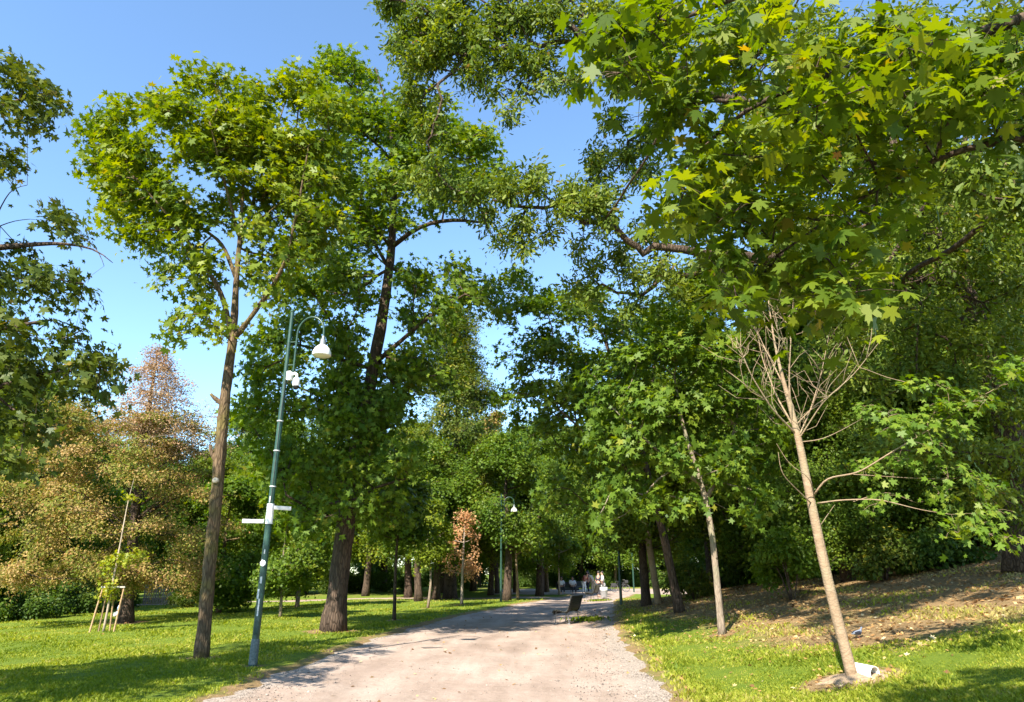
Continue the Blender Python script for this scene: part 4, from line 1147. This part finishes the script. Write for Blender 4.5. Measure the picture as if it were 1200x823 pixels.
    shrub('leafy_shrub', 'reddish green shrub right of the pale half dead trunk', xy(1035, 19.8), .95, 1.4, 'small', 'olive', 240, 13, .07, .15)
    shrub('leafy_shrub', 'wide dark shrub under the wood near the oak trunk', xy(1100, 19.6), 1.3, 1.5, 'small', 'dark', 320, 14, .075, .16)
    shrub('leafy_shrub', 'silvery green shrub behind the young maple trunk', xy(812, 27), 1.1, 1.5, 'small', 'olive', 240, 13, .075, .16)
    hp = shrub('hedge_shrub', 'dark evergreen shrub in the shade under the right wood', xy(1000, 25), 1.9, 2.6, 'small', 'dark', 420, 16, .10, .2, 'shrubs under the right wood')
    for px, Y, s in ((950, 26, 1.0), (1060, 24, .9), (1150, 23, 1.1), (1220, 22, 1.0), (900, 30, 1.0), (870, 34, 1.1), (1290, 22, 1.1), (1110, 26, 1.2), (845, 38, 1.0), (920, 33, 1.2)):
        dup(hp, xy(px, Y), RS.uniform(0, 6), s, None, 'shrubs under the right wood')
    lab = 'dark shrub added to fill the deep shade behind the rusty tree'
    for px, Y, s in ((-10, 33, .9), (30, 34, .9), (70, 35, .85), (105, 36, .8), (-50, 31, 1.0), (20, 38, 1.1), (60, 40, 1.0), (5, 30, .8), (45, 31, .75), (-30, 29.5, .8), (-70, 33, 1.2), (128, 42, .9), (85, 44, 1.2), (0, 44, 1.4)):
        dup(hp, xy(px, Y), RS.uniform(0, 6), s, lab, 'shrubs behind the rusty tree')  # dark shrubs put in where there is only deep shade
    lab = 'low bush in the distance between the far trunks'
    for px in range(-300, 1500, 48):
        dup(hp, xy(px + RS.uniform(-15, 15), RS.uniform(84, 100)), RS.uniform(0, 6), RS.uniform(1.3, 2.2), lab, 'bushes in the distance')
    for px, Y, s in ((400, 64, .9), (440, 66, .8), (480, 64, .7), (540, 72, .9), (620, 84, .9), (660, 86, 1.0), (700, 84, 1.0), (740, 86, .9), (780, 83, 1.0), (330, 60, .8), (300, 56, .8), (820, 84, 1.2), (590, 80, .9), (275, 50, .9), (850, 80, 1.1)):
        dup(hp, xy(px, Y), RS.uniform(0, 6), s, lab, 'bushes in the distance')


# ================================================================== made objects
class MB:
    """collects bevelled boxes, tubes and lathes in one mesh"""
    def __init__(self):
        self.bm = bmesh.new()

    def box(self, c, s, rot=None, bev=0.0):
        r = bmesh.ops.create_cube(self.bm, size=1.0)
        v = r['verts']
        bmesh.ops.scale(self.bm, vec=s, verts=v)
        if bev:
            e = list({ed for q in v for ed in q.link_edges})
            rr = bmesh.ops.bevel(self.bm, geom=e, offset=bev, segments=2, affect='EDGES', profile=.6)
            v = list({q for f in rr['faces'] for q in f.verts} | {q for q in v if q.is_valid})
        if rot is not None:
            bmesh.ops.rotate(self.bm, cent=(0, 0, 0), matrix=rot, verts=v)
        bmesh.ops.translate(self.bm, vec=c, verts=v)
        return self

    def tube(self, pts, rad, sides=10):
        t = Tubes()
        if not hasattr(rad, '__len__'): rad = [rad] * len(pts)
        t.add(np.array(pts, float), rad, sides)
        V = np.concatenate(t.V)
        vs = [self.bm.verts.new(tuple(p)) for p in V]
        for ff, ct in t.F:
            i = 0
            for c in ct:
                try: self.bm.faces.new([vs[q] for q in ff[i:i + c]])
                except ValueError: pass
                i += c
        return self

    def lathe(self, prof, seg=24, c=(0, 0, 0), rot=None):
        rings = []
        for r, z in prof:
            rings.append([self.bm.verts.new((r * math.cos(a), r * math.sin(a), z)) for a in np.arange(seg) * 2 * math.pi / seg])
        for a, b in zip(rings[:-1], rings[1:]):
            for i in range(seg):
                self.bm.faces.new((a[i], a[(i + 1) % seg], b[(i + 1) % seg], b[i]))
        vs = [v for r in rings for v in r]
        if rot is not None: bmesh.ops.rotate(self.bm, cent=(0, 0, 0), matrix=rot, verts=vs)
        bmesh.ops.translate(self.bm, vec=c, verts=vs)
        return self

    def build(self, name, mat, parent=None, smooth=True):
        me = bpy.data.meshes.new(name)
        bmesh.ops.recalc_face_normals(self.bm, faces=self.bm.faces)
        self.bm.to_mesh(me); self.bm.free()
        if smooth:
            for p in me.polygons: p.use_smooth = True
            try: me.set_sharp_from_angle(angle=math.radians(38))
            except Exception: pass
        me.materials.append(mat)
        o = bpy.data.objects.new(name, me)
        return link(o, parent)


def RX(a): return Matrix.Rotation(a, 3, 'X')
def RY(a): return Matrix.Rotation(a, 3, 'Y')
def RZ(a): return Matrix.Rotation(a, 3, 'Z')


def lamps():
    green = plain_mat('green_paint', (.020, .058, .040), .38, 0.0, .25, 14, .15)
    white = plain_mat('white_enamel', (.74, .73, .68), .35, 0, .08, 8)
    glass = plain_mat('frosted_glass', (.80, .76, .62), .25, 0, .04, 6)
    wplast = plain_mat('white_plastic', (.78, .78, .76), .35, 0, .05, 8)
    grey = plain_mat('grey_wrap', (.10, .125, .12), .7, 0, .35, 30, .4)
    stick = plain_mat('sticker_paper', (.62, .62, .60), .7, 0, .3, 25)
    alu = plain_mat('sign_aluminium', (.62, .62, .60), .45, .2, .1, 10)
    dark = plain_mat('lens_black', (.02, .02, .025), .15)

    def lamp(root, H, full):
        MB().tube([(0, 0, 0), (0, 0, .06), (0, 0, .07), (0, 0, H * .35), (0, 0, H * .36), (0, 0, H * .7), (0, 0, H * .71), (0, 0, H)], [.074, .074, .066, .062, .057, .05, .043, .036], 16).build('pole', green, root)
        MB().tube([(0, 0, H), (0, 0, H + .03), (0, 0, H + .05)], [.046, .046, .01], 14).build('pole_cap', green, root)
        A = H - .33
        # swan neck beside the pole
        a = []
        for t in np.linspace(0, 1, 9): a.append((.17, 0, A - 1.0 + t * .82))
        for th in np.linspace(math.pi, 0.0, 16): a.append((.47 + .30 * math.cos(th), 0, A - .18 + .36 * math.sin(th)))
        a.append((.77, 0, A - .28))
        arm = MB().tube(a, .021, 10)
        arm.tube([(0, 0, A - .85), (.17, 0, A - .85)], .014, 8).tube([(0, 0, A - .35), (.17, 0, A - .35)], .014, 8)
        arm.build('swan_neck', green, root)
        cx = (.77, 0, A - .28)
        MB().lathe([(0, .02), (.03, .02), (.035, -.05), (.055, -.06), (.065, -.18), (.075, -.2)], 20, cx).build('lamp_holder', plain_mat('grey_metal', (.25, .27, .26), .4, .5), root)
        sh = MB().lathe([(.07, -.18), (.10, -.2), (.15, -.25), (.185, -.33), (.19, -.40), (.183, -.405), (.175, -.33), (.14, -.26), (.06, -.2)], 28, cx).build('lamp_shade', white, root)
        MB().lathe([(.18, -.395), (.17, -.415), (.12, -.43), (.05, -.437), (.001, -.44)], 28, cx).build('lamp_globe', glass, sh)
        if not full: return
        # grey wrap, stickers
        MB().lathe([(.077, .03), (.078, .05), (.075, .4), (.072, .45), (.066, .46)], 20).build('foot_wrap', grey, root)
        for z, w, h, a in ((1.15, .8, .17, -1.9), (1.42, .55, .12, -1.4), (.85, .4, .3, -1.3), (1.75, .5, .10, -1.7), (1.95, .35, .08, -1.3), (2.9, .3, .12, -1.5)):
            m = MB(); r = .0655 if z < 2.1 else .0605
            vs = []
            for k in range(7):
                t = a - w / 2 + w * k / 6
                vs.append([m.bm.verts.new((r * 1.03 * math.cos(t), r * 1.03 * math.sin(t), z + q)) for q in (0, h)])
            for p, q in zip(vs[:-1], vs[1:]): m.bm.faces.new((p[0], q[0], q[1], p[1]))
            m.build('sticker', stick, root)
        MB().box((0, 0, 0), (.012, .075, .30), bev=.004).build('access_door', plain_mat('door_green', (.016, .045, .032), .5, 0, .3, 20), root).matrix_local = Matrix.Rotation(-1.2, 4, 'Z') @ Matrix.Translation((.066, 0, .68))
        MB().tube([(.028, -.052, 2.9), (.026, -.049, 3.6), (.024, -.045, 4.3), (.04, -.04, H - 1.5)], .006, 6).build('cable', plain_mat('cable_black', (.02, .02, .02), .6), root)
        for zz in (3.2, 3.9, 4.5):
            MB().lathe([(.060, zz), (.064, zz), (.064, zz + .02), (.060, zz + .02)], 18).build('strap', alu, root)
        # round plate
        MB().tube([(.02, -.066, 1.78), (.02, -.085, 1.78)], [.055, .055], 18).build('round_plate', wplast, root)
        # two thin finger signs seen nearly edge-on
        z = 2.52
        MB().lathe([(.066, z - .02), (.07, z - .02), (.07, z + .36), (.066, z + .36)], 20).build('sign_clamp', wplast, root)
        MB().box((0, 0, 0), (.44, .015, .075), bev=.006).build('finger_sign', alu, root).matrix_local = Matrix.Translation((-.30, -.06, z + .03)) @ Matrix.Rotation(.1, 4, 'Z') @ Matrix.Rotation(0.02, 4, 'Y')
        MB().box((0, 0, 0), (.34, .015, .075), bev=.006).build('finger_sign', alu, root).matrix_local = Matrix.Translation((.23, .05, z + .28)) @ Matrix.Rotation(.9, 4, 'Z')
        # surveillance camera on a bracket
        cam = MB().box((.075, 0, 0), (.10, .11, .19), bev=.02).build('security_camera', wplast, root)
        cam.location = (.04, -.03, H - 1.42)
        MB().tube([(.12, 0, .02), (.19, 0, .05), (.235, 0, .02), (.24, 0, -.05)], .03, 10).build('bracket', wplast, cam)
        MB().lathe([(.001, 0), (.05, -.002), (.068, -.03), (.072, -.14), (.068, -.17)], 22, (.24, 0, -.05)).build('camera_housing', wplast, cam)
        MB().lathe([(.066, -.165), (.064, -.19), (.05, -.225), (.025, -.245), (.001, -.25)], 22, (.24, 0, -.05)).build('dome_lens', dark, cam)
    g = G(296, 781)
    r = tag(empty('street_lamp', g, math.radians(-12)), 'tall green lamp post with white camera and stickers beside the left trunk', 'street lamp', 'green lamp posts along the path')
    top = P(343, 366, g[1])
    lamp(r, top[2] - g[2], True)
    # keep the slight lean seen in the photograph
    d = top - g
    r.rotation_euler = (-(d[1]) / d[2], math.atan2(d[0], d[2]), math.radians(-12))
    g = G(587, 705)
    proto = tag(empty('street_lamp', g, 0), 'slim green lamp post with white lamp between orange sapling and path', 'street lamp', 'green lamp posts along the path')
    lamp(proto, 6.1, False)
    for (px, py), lab, rz in (((728, 709), 'green lamp post standing on grass just right of the benches', 1.2), ((743, 694), 'green lamp post behind the bicycle near the pale leaning trunk', 2.6)):
        q = proto.copy(); C.objects.link(q); q.location = tuple(float(c) for c in G(px, py)); q.rotation_euler = (0, 0, rz); q['label'] = lab
        for ch in proto.children:
            c = ch.copy(); C.objects.link(c); c.parent = q
            for s in ch.children:
                d = s.copy(); C.objects.link(d); d.parent = c


def benches():
    wood = plain_mat('dark_green_slats', (.018, .018, .013), .45, 0, .3, 18, .2)
    iron = plain_mat('grey_iron', (.16, .16, .16), .5, .4, .2, 20)

    def bench():
        root = empty('park_bench')
        # side profile (x forward, z up)
        prof = [(.42, .33), (.44, .38), (.40, .425), (.33, .44), (.25, .435), (.17, .42), (.09, .40), (.02, .39), (-.04, .41), (-.08, .46), (-.11, .53), (-.135, .60), (-.155, .67), (-.175, .74), (-.195, .81), (-.21, .86)]
        seat = MB(); back = MB()
        for i, (x, z) in enumerate(prof):
            a = prof[max(0, i - 1)]; b = prof[min(len(prof) - 1, i + 1)]
            th = math.atan2(b[1] - a[1], b[0] - a[0])
            (seat if i < 9 else back).box((x, 0, z), (.062, 1.75, .036), RY(-th), .006)
        seat.build('seat', wood, root); back.build('backrest', wood, root)
        for s in (-1, 1):
            y = s * .70
            m = MB().tube([(x - .01, y, z - .035) for x, z in prof], .022, 8); m.build('side_rail', wood, root)
            MB().tube([(.36, y, .40), (.37, y, .2), (.39, y, 0)], .017, 8).tube([(.42, y, .005), (.34, y, .005)], .016, 8).build('leg', iron, root)
            MB().tube([(-.03, y, .38), (-.06, y, .2), (-.09, y, 0)], .017, 8).tube([(-.12, y, .005), (-.03, y, .005)], .016, 8).build('leg', iron, root)
        return root
    b0 = bench(); tag(b0, 'dark slatted park bench nearest the camera on the gravel path', 'bench', 'slatted park benches')
    b0.location = tuple(G(670, 729)); b0.location.z -= .03; b0.rotation_euler = (0, 0, math.pi - .32)

    def dupb(loc, rz, lab):
        q = b0.copy(); C.objects.link(q); q.location = tuple(float(c) for c in loc); q.rotation_euler = (0, 0, rz); q['label'] = lab
        for ch in b0.children:
            c = ch.copy(); C.objects.link(c); c.parent = q
        return q
    p = G(697, 702); p[2] -= .03
    dupb(p, math.pi - .3, 'second dark park bench farther along the path beside the bin')
    dupb(xy(664, 57.5), -1.4, 'far dark bench with two seated people left of the path')
    dupb(xy(677, 66), -1.6, 'far empty bench at the crossing left of the group')
    # turf tufts growing under the two benches
    for k, (px, py, nn) in enumerate(((686, 726, 420), (700, 704, 380))):
        c = G(px, py)
        x = c[0] + RS.normal(0.1, .28, nn); y = c[1] + RS.normal(0.1, .5, nn)
        h = RS.uniform(.03, .08, nn)
        pos = np.stack([x, y, base_z(x, y) - .02 + h * .4], 1)
        nrm = RS.normal(0, 1, (nn, 3)); nrm[:, 2] *= .2
        d = RS.normal(0, .35, (nn, 3)); d[:, 2] = 1
        o = leaf_mesh('grass_tuft', pos, nrm, h, RS.uniform(0, 1, nn), 'small', M['maple'], None, dirs=d)
        tag(o, ['grass growing under the nearest bench on the gravel', 'grass growing under the second bench on the gravel'][k], 'grass', kind='stuff')
    # litter bin by the second bench
    g = G(708, 701); g[2] -= .03
    r = tag(empty('litter_bin', g), 'grey metal litter bin with white bag beside the second bench', 'litter bin')
    MB().lathe([(.001, .06), (.2, .06), (.22, .1), (.235, .7), (.24, .72), (.225, .72), (.21, .12)], 24).build('bin_body', plain_mat('zinc', (.42, .43, .44), .4, .6, .12, 8), r)
    MB().tube([(0, -.0, 0), (0, 0, .07)], [.12, .05], 14).build('bin_foot', plain_mat('zinc_dark', (.2, .2, .2), .5, .6), r)
    MB().lathe([(.20, .6), (.24, .69), (.262, .72), (.268, .60), (.25, .52), (.255, .60), (.245, .70)], 24).build('bin_bag', plain_mat('white_bag', (.82, .82, .82), .4, 0, .06, 9, .4), r)


def small_things():
    # hollow white pipe piece lying by the dead tree
    w = plain_mat('white_pipe', (.78, .77, .72), .4, 0, .10, 9, .1)
    g = G(1013, 797) + np.array([.05, .05, 0.115])
    r = MB().lathe([(.112, -.20), (.118, -.20), (.12, -.19), (.12, .19), (.118, .2), (.106, .2), (.104, .19), (.104, -.2), (.112, -.2)], 40, rot=RY(math.pi / 2)).build('plastic_pipe', w, None)
    r.location = tuple(g - np.array([0, 0, .03])); r.rotation_euler = (0, 0.05, math.radians(-66)); r.scale = (.74, .74, .74)
    tag(r, 'short hollow white plastic pipe lying at the foot of the pale trunk', 'pipe')
    # low soil mound round the trunk
    b = DEADTREE
    xs = np.linspace(-1, 1, 40); X, Y = np.meshgrid(xs, xs)
    Rr = np.hypot(X, Y); ang = np.arctan2(Y, X)
    k = 1 + .15 * np.sin(3 * ang + 1) + .1 * np.sin(7 * ang)
    H = .11 * (1 - sstep(Rr / (.95 * k))) - .03 + .008 * wob(X * 9, Y * 9)
    x = b[0] + X * .75; y = b[1] + Y * .6
    V = np.stack([x, y, base_z(x, y) + H], -1).reshape(-1, 3)
    i = np.arange(39)[:, None] * 40; j = np.arange(39)[None, :]
    q = np.stack([i + j, i + j + 1, i + 41 + j, i + 40 + j], -1).reshape(-1, 4)
    o = np_mesh('soil', V, q, np.full(len(q), 4), plain_mat('dry_soil', (.27, .19, .115), .95, 0, .3, 26, .8), smooth=True)
    tag(o, 'low mound of dry bare soil round the pale trunk', 'soil', kind='stuff')
    # dark patch on the path
    # pigeons
    pm = plain_mat('pigeon_grey', (.16, .18, .22), .6, 0, .25, 30)
    pd = plain_mat('pigeon_dark', (.035, .035, .045), .5, 0, .3, 30)

    def pigeon(loc, rz, lab, mats):
        root = tag(empty('pigeon', loc, rz), lab, 'pigeon')
        bm = bmesh.new()
        # one continuous body: tail - belly - neck - head - beak
        ax = [(-.17, .085, .006, .022), (-.12, .09, .014, .032), (-.07, .10, .042, .046), (-.01, .105, .058, .058), (.05, .115, .055, .056), (.085, .145, .036, .036), (.10, .18, .026, .026), (.108, .205, .024, .025), (.125, .214, .022, .021), (.142, .212, .009, .009), (.162, .206, .002, .002)]
        rings = []
        for k, (x, z, rv, rh) in enumerate(ax):
            rings.append([bm.verts.new((x + (.35 * rv * math.sin(a) if 4 <= k <= 7 else 0) * -1, rh * math.cos(a), z + rv * math.sin(a))) for a in np.arange(14) * 2 * math.pi / 14])
        for a, b2 in zip(rings[:-1], rings[1:]):
            for i in range(14): bm.faces.new((a[i], a[(i + 1) % 14], b2[(i + 1) % 14], b2[i]))
        bm.faces.new(rings[0][::-1]); bm.faces.new(rings[-1])
        m = MB(); m.bm.free(); m.bm = bm
        m.build('body', mats[0], root)
        for s in (-1, 1):
            MB().lathe([(.001, -.11), (.014, -.09), (.03, -.02), (.034, .03), (.02, .07), (.001, .08)], 12, rot=RY(math.pi / 2) @ Matrix.Diagonal((1.15, .3, 1))).build('wing', mats[1], root).location = (-.02, s * .055, .115)
            MB().tube([(.0, s * .025, .06), (-.005, s * .027, .03), (.005, s * .028, .004)], .004, 6).tube([(-.012, s * .028, .004), (.03, s * .03, .003)], .003, 6).build('leg', plain_mat('pigeon_leg', (.45, .14, .12), .6), root)
        return root
    g = G(1006, 748)
    pigeon(g, .25, 'grey pigeon standing on the bank beyond the pale trunk', (pm, pd)).scale = (.75, .75, .75)
    # staked sapling
    b = G(121, 741)
    st = [resample([b, b + (.03, 0, 1.2), b + (.06, 0, 2.6), b + (.07, 0, 3.8), b + (.14, 0, 4.5)], [.035, .03, .022, .014, .004], .25)]
    S = np.concatenate([clump_points(b + np.array(c), r, n, .5, .6) for c, r, n in (((-.15, 0, 1.95), .28, 12), ((.35, 0, 2.05), .3, 12), ((.65, .1, 2.2), .25, 8), ((.05, 0, 1.1), .25, 10), ((.2, 0, 3.9), .2, 4), ((.0, 0, 1.35), .2, 6))])
    build_tree('staked_sapling', 'thin sapling with yellow green leaves tied between wooden stakes', b, st, S, b + (0, 0, 2), 'mid', 'yellow', 'bark_dead', per=9, size=.075, rs=.13, zmin=b[2] + .8, rtip=.004, maxr=.012, step=.2)
    wd = plain_mat('stake_wood', (.36, .23, .12), .8, 0, .25, 14, .3)
    r = tag(empty('tree_stakes', b), 'set of four leaning wooden stakes with a crossbar round the sapling', 'tree stakes')
    ft = [(-.36, -.1), (-.22, .12), (.0, .35), (.33, -.05)]
    tp = [(-.16, -.06), (-.08, .04), (.02, .12), (.36, -.02)]
    tp = [(-.20, -.05), (-.12, .06), (.03, .14), (.42, -.03)]
    for a, c in zip(ft, tp):
        MB().tube([(a[0], a[1], -.1), ((a[0] + c[0]) / 2, (a[1] + c[1]) / 2, .66), (c[0], c[1], 1.28)], [.026, .025, .023], 10).build('stake', wd, r)
    MB().box((.1, -.06, 1.26), (.72, .03, .045), bev=.005).build('crossbar', plain_mat('grey_wood', (.36, .33, .28), .8, 0, .2, 14), r)
    # small dark brown patch with uneven outline on the path
    g = G(505, 758)
    n = 26; t = np.arange(n) * 2 * math.pi / n
    rr = 1 + .18 * np.sin(3 * t + 1) + .12 * np.sin(5 * t)
    V = np.stack([g[0] + .22 * rr * np.cos(t), g[1] + .14 * rr * np.sin(t), base_z(g[0] + .22 * rr * np.cos(t), g[1] + .14 * rr * np.sin(t)) - .018], 1)
    o = np_mesh('dark_patch', V, np.arange(n), [n], plain_mat('dark_patch_brown', (.13, .10, .08), .8, 0, .3, 30, .5))
    tag(o, 'small dark patch on the gravel path', 'drain cover')
    # slatted fence glimpsed beyond the left lawn
    fp = xy(207, 46); fw = plain_mat('fence_wood', (.33, .23, .18), .85, 0, .25, 12, .3)
    r = tag(empty('wooden_fence', fp), 'weathered wooden slat fence glimpsed beyond the left lawn', 'fence')
    m = MB()
    for i in range(26): m.box((-1.8 + i * .145, 0, .62 + RS.normal(0, .015)), (.10, .022, 1.2), bev=.006)
    m.build('slat_panel', fw, r)
    MB().box((0, .035, .35), (3.8, .05, .08), bev=.006).box((0, .035, .95), (3.8, .05, .08), bev=.006).build('rail', fw, r)


def bicycle():
    blk = plain_mat('bike_black', (.02, .02, .022), .4, 0, .1); rub = plain_mat('tyre_rubber', (.025, .025, .025), .8)
    met = plain_mat('spoke_metal', (.62, .62, .62), .3, .8, .05); bag = plain_mat('pannier_cloth', (.03, .03, .03), .8, 0, .2, 20, .3)
    g = G(727, 694)
    r = tag(empty('bicycle', g, .12), 'bicycle with dark baskets parked behind the right lamp post', 'bicycle')
    for x in (-.52, .52):
        th = np.linspace(0, 2 * math.pi, 33)
        MB().tube([(x + .33 * math.cos(t), 0, .35 + .33 * math.sin(t)) for t in th], .02, 8).build('wheel', rub, r)
        w = r.children[-1] if False else [c for c in C.objects if c.parent == r][-1]
        m = MB().tube([(x + .305 * math.cos(t), 0, .35 + .305 * math.sin(t)) for t in th], .012, 6)
        for k in range(14):
            a = k * 2 * math.pi / 14
            m.tube([(x, .0, .35), (x + .3 * math.cos(a), 0, .35 + .3 * math.sin(a))], .003, 4)
        m.build('rim', met, w)
    MB().tube([(-.52, 0, .35), (-.08, 0, .32), (-.22, 0, .82)], .016, 8).tube([(-.08, 0, .32), (.36, 0, .78)], .018, 8).tube([(-.2, 0, .74), (.35, 0, .80)], .016, 8).tube([(.52, 0, .35), (.36, 0, .78), (.33, 0, 1.0)], .016, 8).tube([(-.52, 0, .35), (-.2, 0, .74)], .012, 8).build('frame', blk, r)
    MB().tube([(.33, -.28, 1.0), (.36, -.1, 1.03), (.36, .1, 1.03), (.33, .28, 1.0)], .014, 8).build('handlebar', met, r)
    MB().box((-.24, 0, .88), (.26, .14, .05), bev=.02).build('saddle', blk, r)
    for s in (-1, 1): MB().box((-.58, s * .14, .58), (.36, .12, .30), bev=.03).build('pannier', bag, r)
    MB().box((.56, 0, .86), (.28, .34, .24), bev=.03).build('basket', bag, r)


def skin_obj(name, verts, edges, mat, parent, sub=2):
    bm = bmesh.new()
    lay = bm.verts.layers.skin.verify()
    vs = []
    for i, (p, r) in enumerate(verts):
        v = bm.verts.new(p); rr = r if hasattr(r, '__len__') else (r, r)
        v[lay].radius = rr; v[lay].use_root = (i == 0)
        vs.append(v)
    for a, b in edges: bm.edges.new((vs[a], vs[b]))
    me = bpy.data.meshes.new(name); bm.to_mesh(me); bm.free()
    me.materials.append(mat)
    o = bpy.data.objects.new(name, me); link(o, parent)
    md = o.modifiers.new('skin', 'SKIN'); md.use_smooth_shade = True
    s = o.modifiers.new('sub', 'SUBSURF'); s.levels = sub; s.render_levels = sub
    return o


def people():
    skin = plain_mat('skin_tone', (.50, .30, .22), .55, 0, .06)
    hairm = plain_mat('dark_hair', (.03, .02, .016), .5, 0, .2)
    cl = {'white': plain_mat('white_cloth', (.78, .78, .78), .85, 0, .05), 'red': plain_mat('red_brown_cloth', (.32, .10, .07), .85, 0, .12), 'dark': plain_mat('dark_cloth', (.035, .035, .045), .85, 0, .15), 'blue': plain_mat('pale_blue_cloth', (.45, .57, .78), .85, 0, .08), 'khaki': plain_mat('khaki_cloth', (.42, .36, .27), .85, 0, .1), 'tan': plain_mat('tan_cloth', (.50, .33, .22), .85, 0, .1)}

    def person(loc, rz, lab, shirt, legs, pose='stand', group=None):
        root = tag(empty('person', loc, rz), lab, 'person', group)
        # x forward, y left, z up
        if pose == 'stand':
            hip = (0, 0, .92); ch = (.02, 0, 1.30); nk = (.03, 0, 1.47); hd = (.05, 0, 1.62)
            kn = [(.06, .10, .50), (.0, -.10, .50)]; an = [(.02, .11, .08), (-.08, -.11, .08)]
            el = [(-.02, .26, 1.13), (.02, -.26, 1.13)]; wr = [(.10, .27, .92), (.16, -.22, .95)]
        elif pose == 'bend':
            hip = (-.05, 0, .92); ch = (.16, 0, 1.24); nk = (.26, 0, 1.36); hd = (.36, 0, 1.46)
            kn = [(.04, .10, .50), (-.02, -.10, .50)]; an = [(-.02, .11, .08), (-.1, -.11, .08)]
            el = [(.26, .22, 1.05), (.26, -.22, 1.05)]; wr = [(.45, .12, .98), (.45, -.12, .98)]
        elif pose == 'sit':
            hip = (0, 0, .50); ch = (-.03, 0, .88); nk = (-.01, 0, 1.04); hd = (.02, 0, 1.19)
            kn = [(.44, .11, .50), (.44, -.11, .50)]; an = [(.44, .12, .08), (.40, -.12, .08)]
            el = [(.06, .26, .74), (.06, -.26, .74)]; wr = [(.28, .16, .62), (.28, -.16, .62)]
        else:   # crouched on the ground, leaning forward
            hip = (0, 0, .16); ch = (.22, 0, .46); nk = (.34, 0, .56); hd = (.44, 0, .64)
            kn = [(.34, .16, .44), (.34, -.16, .44)]; an = [(.36, .13, .06), (.36, -.13, .06)]
            el = [(.40, .24, .36), (.40, -.24, .36)]; wr = [(.52, .12, .22), (.52, -.12, .22)]

        def mid(a, b, t=.5): return tuple(a[i] + (b[i] - a[i]) * t for i in range(3))
        V = [(hip, (.14, .11)), (ch, (.16, .11)), (nk, .055), (hd, (.085, .10)), (tuple(np.add(hd, (.01, 0, .09))), (.07, .085))]
        E = [(0, 1), (1, 2), (2, 3), (3, 4)]
        for s in range(2):
            sg = 1 if s == 0 else -1
            sh = tuple(np.add(ch, (0, sg * .17, .10)))
            n = len(V)
            V += [(sh, .062), (el[s], .042), (wr[s], .03), (tuple(np.add(wr[s], np.multiply(np.subtract(wr[s], el[s]), .42))), .028)]
            E += [(1, n), (n, n + 1), (n + 1, n + 2), (n + 2, n + 3)]
            hj = tuple(np.add(hip, (0, sg * .095, -.06)))
            n = len(V)
            V += [(hj, .085), (kn[s], .058), (an[s], .042), (tuple(np.add(an[s], (.15, 0, -.04))), .038)]
            E += [(0, n), (n, n + 1), (n + 1, n + 2), (n + 2, n + 3)]
        skin_obj('body', V, E, skin, root)
        # shirt
        V = [(tuple(np.add(hip, (0, 0, .05))), (.175, .145)), (ch, (.205, .15)), (mid(ch, nk, .6), .085)]; E = [(0, 1), (1, 2)]
        for s in range(2):
            sg = 1 if s == 0 else -1
            sh = tuple(np.add(ch, (0, sg * .175, .10))); n = len(V)
            V += [(sh, .086), (mid(sh, el[s], .95), .068)]; E += [(1, n), (n, n + 1)]
        skin_obj('shirt', V, E, cl[shirt], root)
        V = [(hip, (.15, .125))]; E = []
        for s in range(2):
            sg = 1 if s == 0 else -1
            n = len(V); V += [(tuple(np.add(hip, (0, sg * .1, -.06))), .098), (kn[s], .072), (mid(kn[s], an[s], .85), .058)]; E += [(0, n), (n, n + 1), (n + 1, n + 2)]
        skin_obj('trousers', V, E, cl[legs], root)
        m = MB(); bmesh.ops.create_uvsphere(m.bm, u_segments=16, v_segments=10, radius=.108)
        for v in list(m.bm.verts):
            if v.co.z < -.04 or (v.co.x > .06 and v.co.z < .035): bm_del = v; m.bm.verts.remove(v)
        m.build('hair', hairm, root).location = tuple(np.add(hd, (-.012, 0, .05)))
        # face: nose, eyes, mouth
        f = MB().lathe([(.001, .03), (.012, .0), (.016, -.03), (.001, -.036)], 8, c=(.088, 0, .02)); f.build('nose', skin, root).location = hd
        for s in (-1, 1):
            e = MB(); bmesh.ops.create_uvsphere(e.bm, u_segments=8, v_segments=6, radius=.012); e.build('eye', hairm, root).location = tuple(np.add(hd, (.082, s * .033, .045)))
        return root
    p = xy(706, 52); p[2] -= .03
    person(p, 2.9, 'person in white clothes standing by the litter bin', 'white', 'white', 'stand')
    p = xy(700.5, 51); p[2] -= .03
    person(p, .6, 'person in dark clothes standing behind the second bench', 'dark', 'dark', 'stand')
    p = xy(684, 57); person(p, -.8, 'person in red brown top, leftmost of the group of three', 'red', 'white', 'bend')
    p = xy(689, 58.5); person(p, 3.4, 'person in dark trousers in the middle of the group', 'tan', 'dark', 'stand')
    p = xy(694, 57.5); person(p, 2.6, 'person in pale shirt bending, right side of the group', 'khaki', 'khaki', 'bend')
    c = xy(664, 57.5)
    for dx, lab in ((-.45, 'person in white shirt seated on the left of the far bench'), (.45, 'person in white shirt seated on the right of the far bench')):
        person(np.array([c[0] + dx, c[1] - .05, c[2]]), -1.4, lab, 'white', 'dark', 'sit')
    p = G(137, 726)
    person(np.array([p[0] * 1.08, p[1] * 1.08, float(base_z(p[0] * 1.08, p[1] * 1.08))]), .1, 'person in pale blue shirt crouching on grass left of the rusty tree trunk', 'blue', 'white', 'crouch')


# ================================================================== go
world()
ground()
paths()
grass()
litter()
tree_left_maple()
tree_big()
tree_oak()
tree_mid_right()
tree_lean_right()
tree_near_maple()
tree_off_left()
tree_rust()
dead_tree()
background()
lamps()
benches()
small_things()
bicycle()
people()
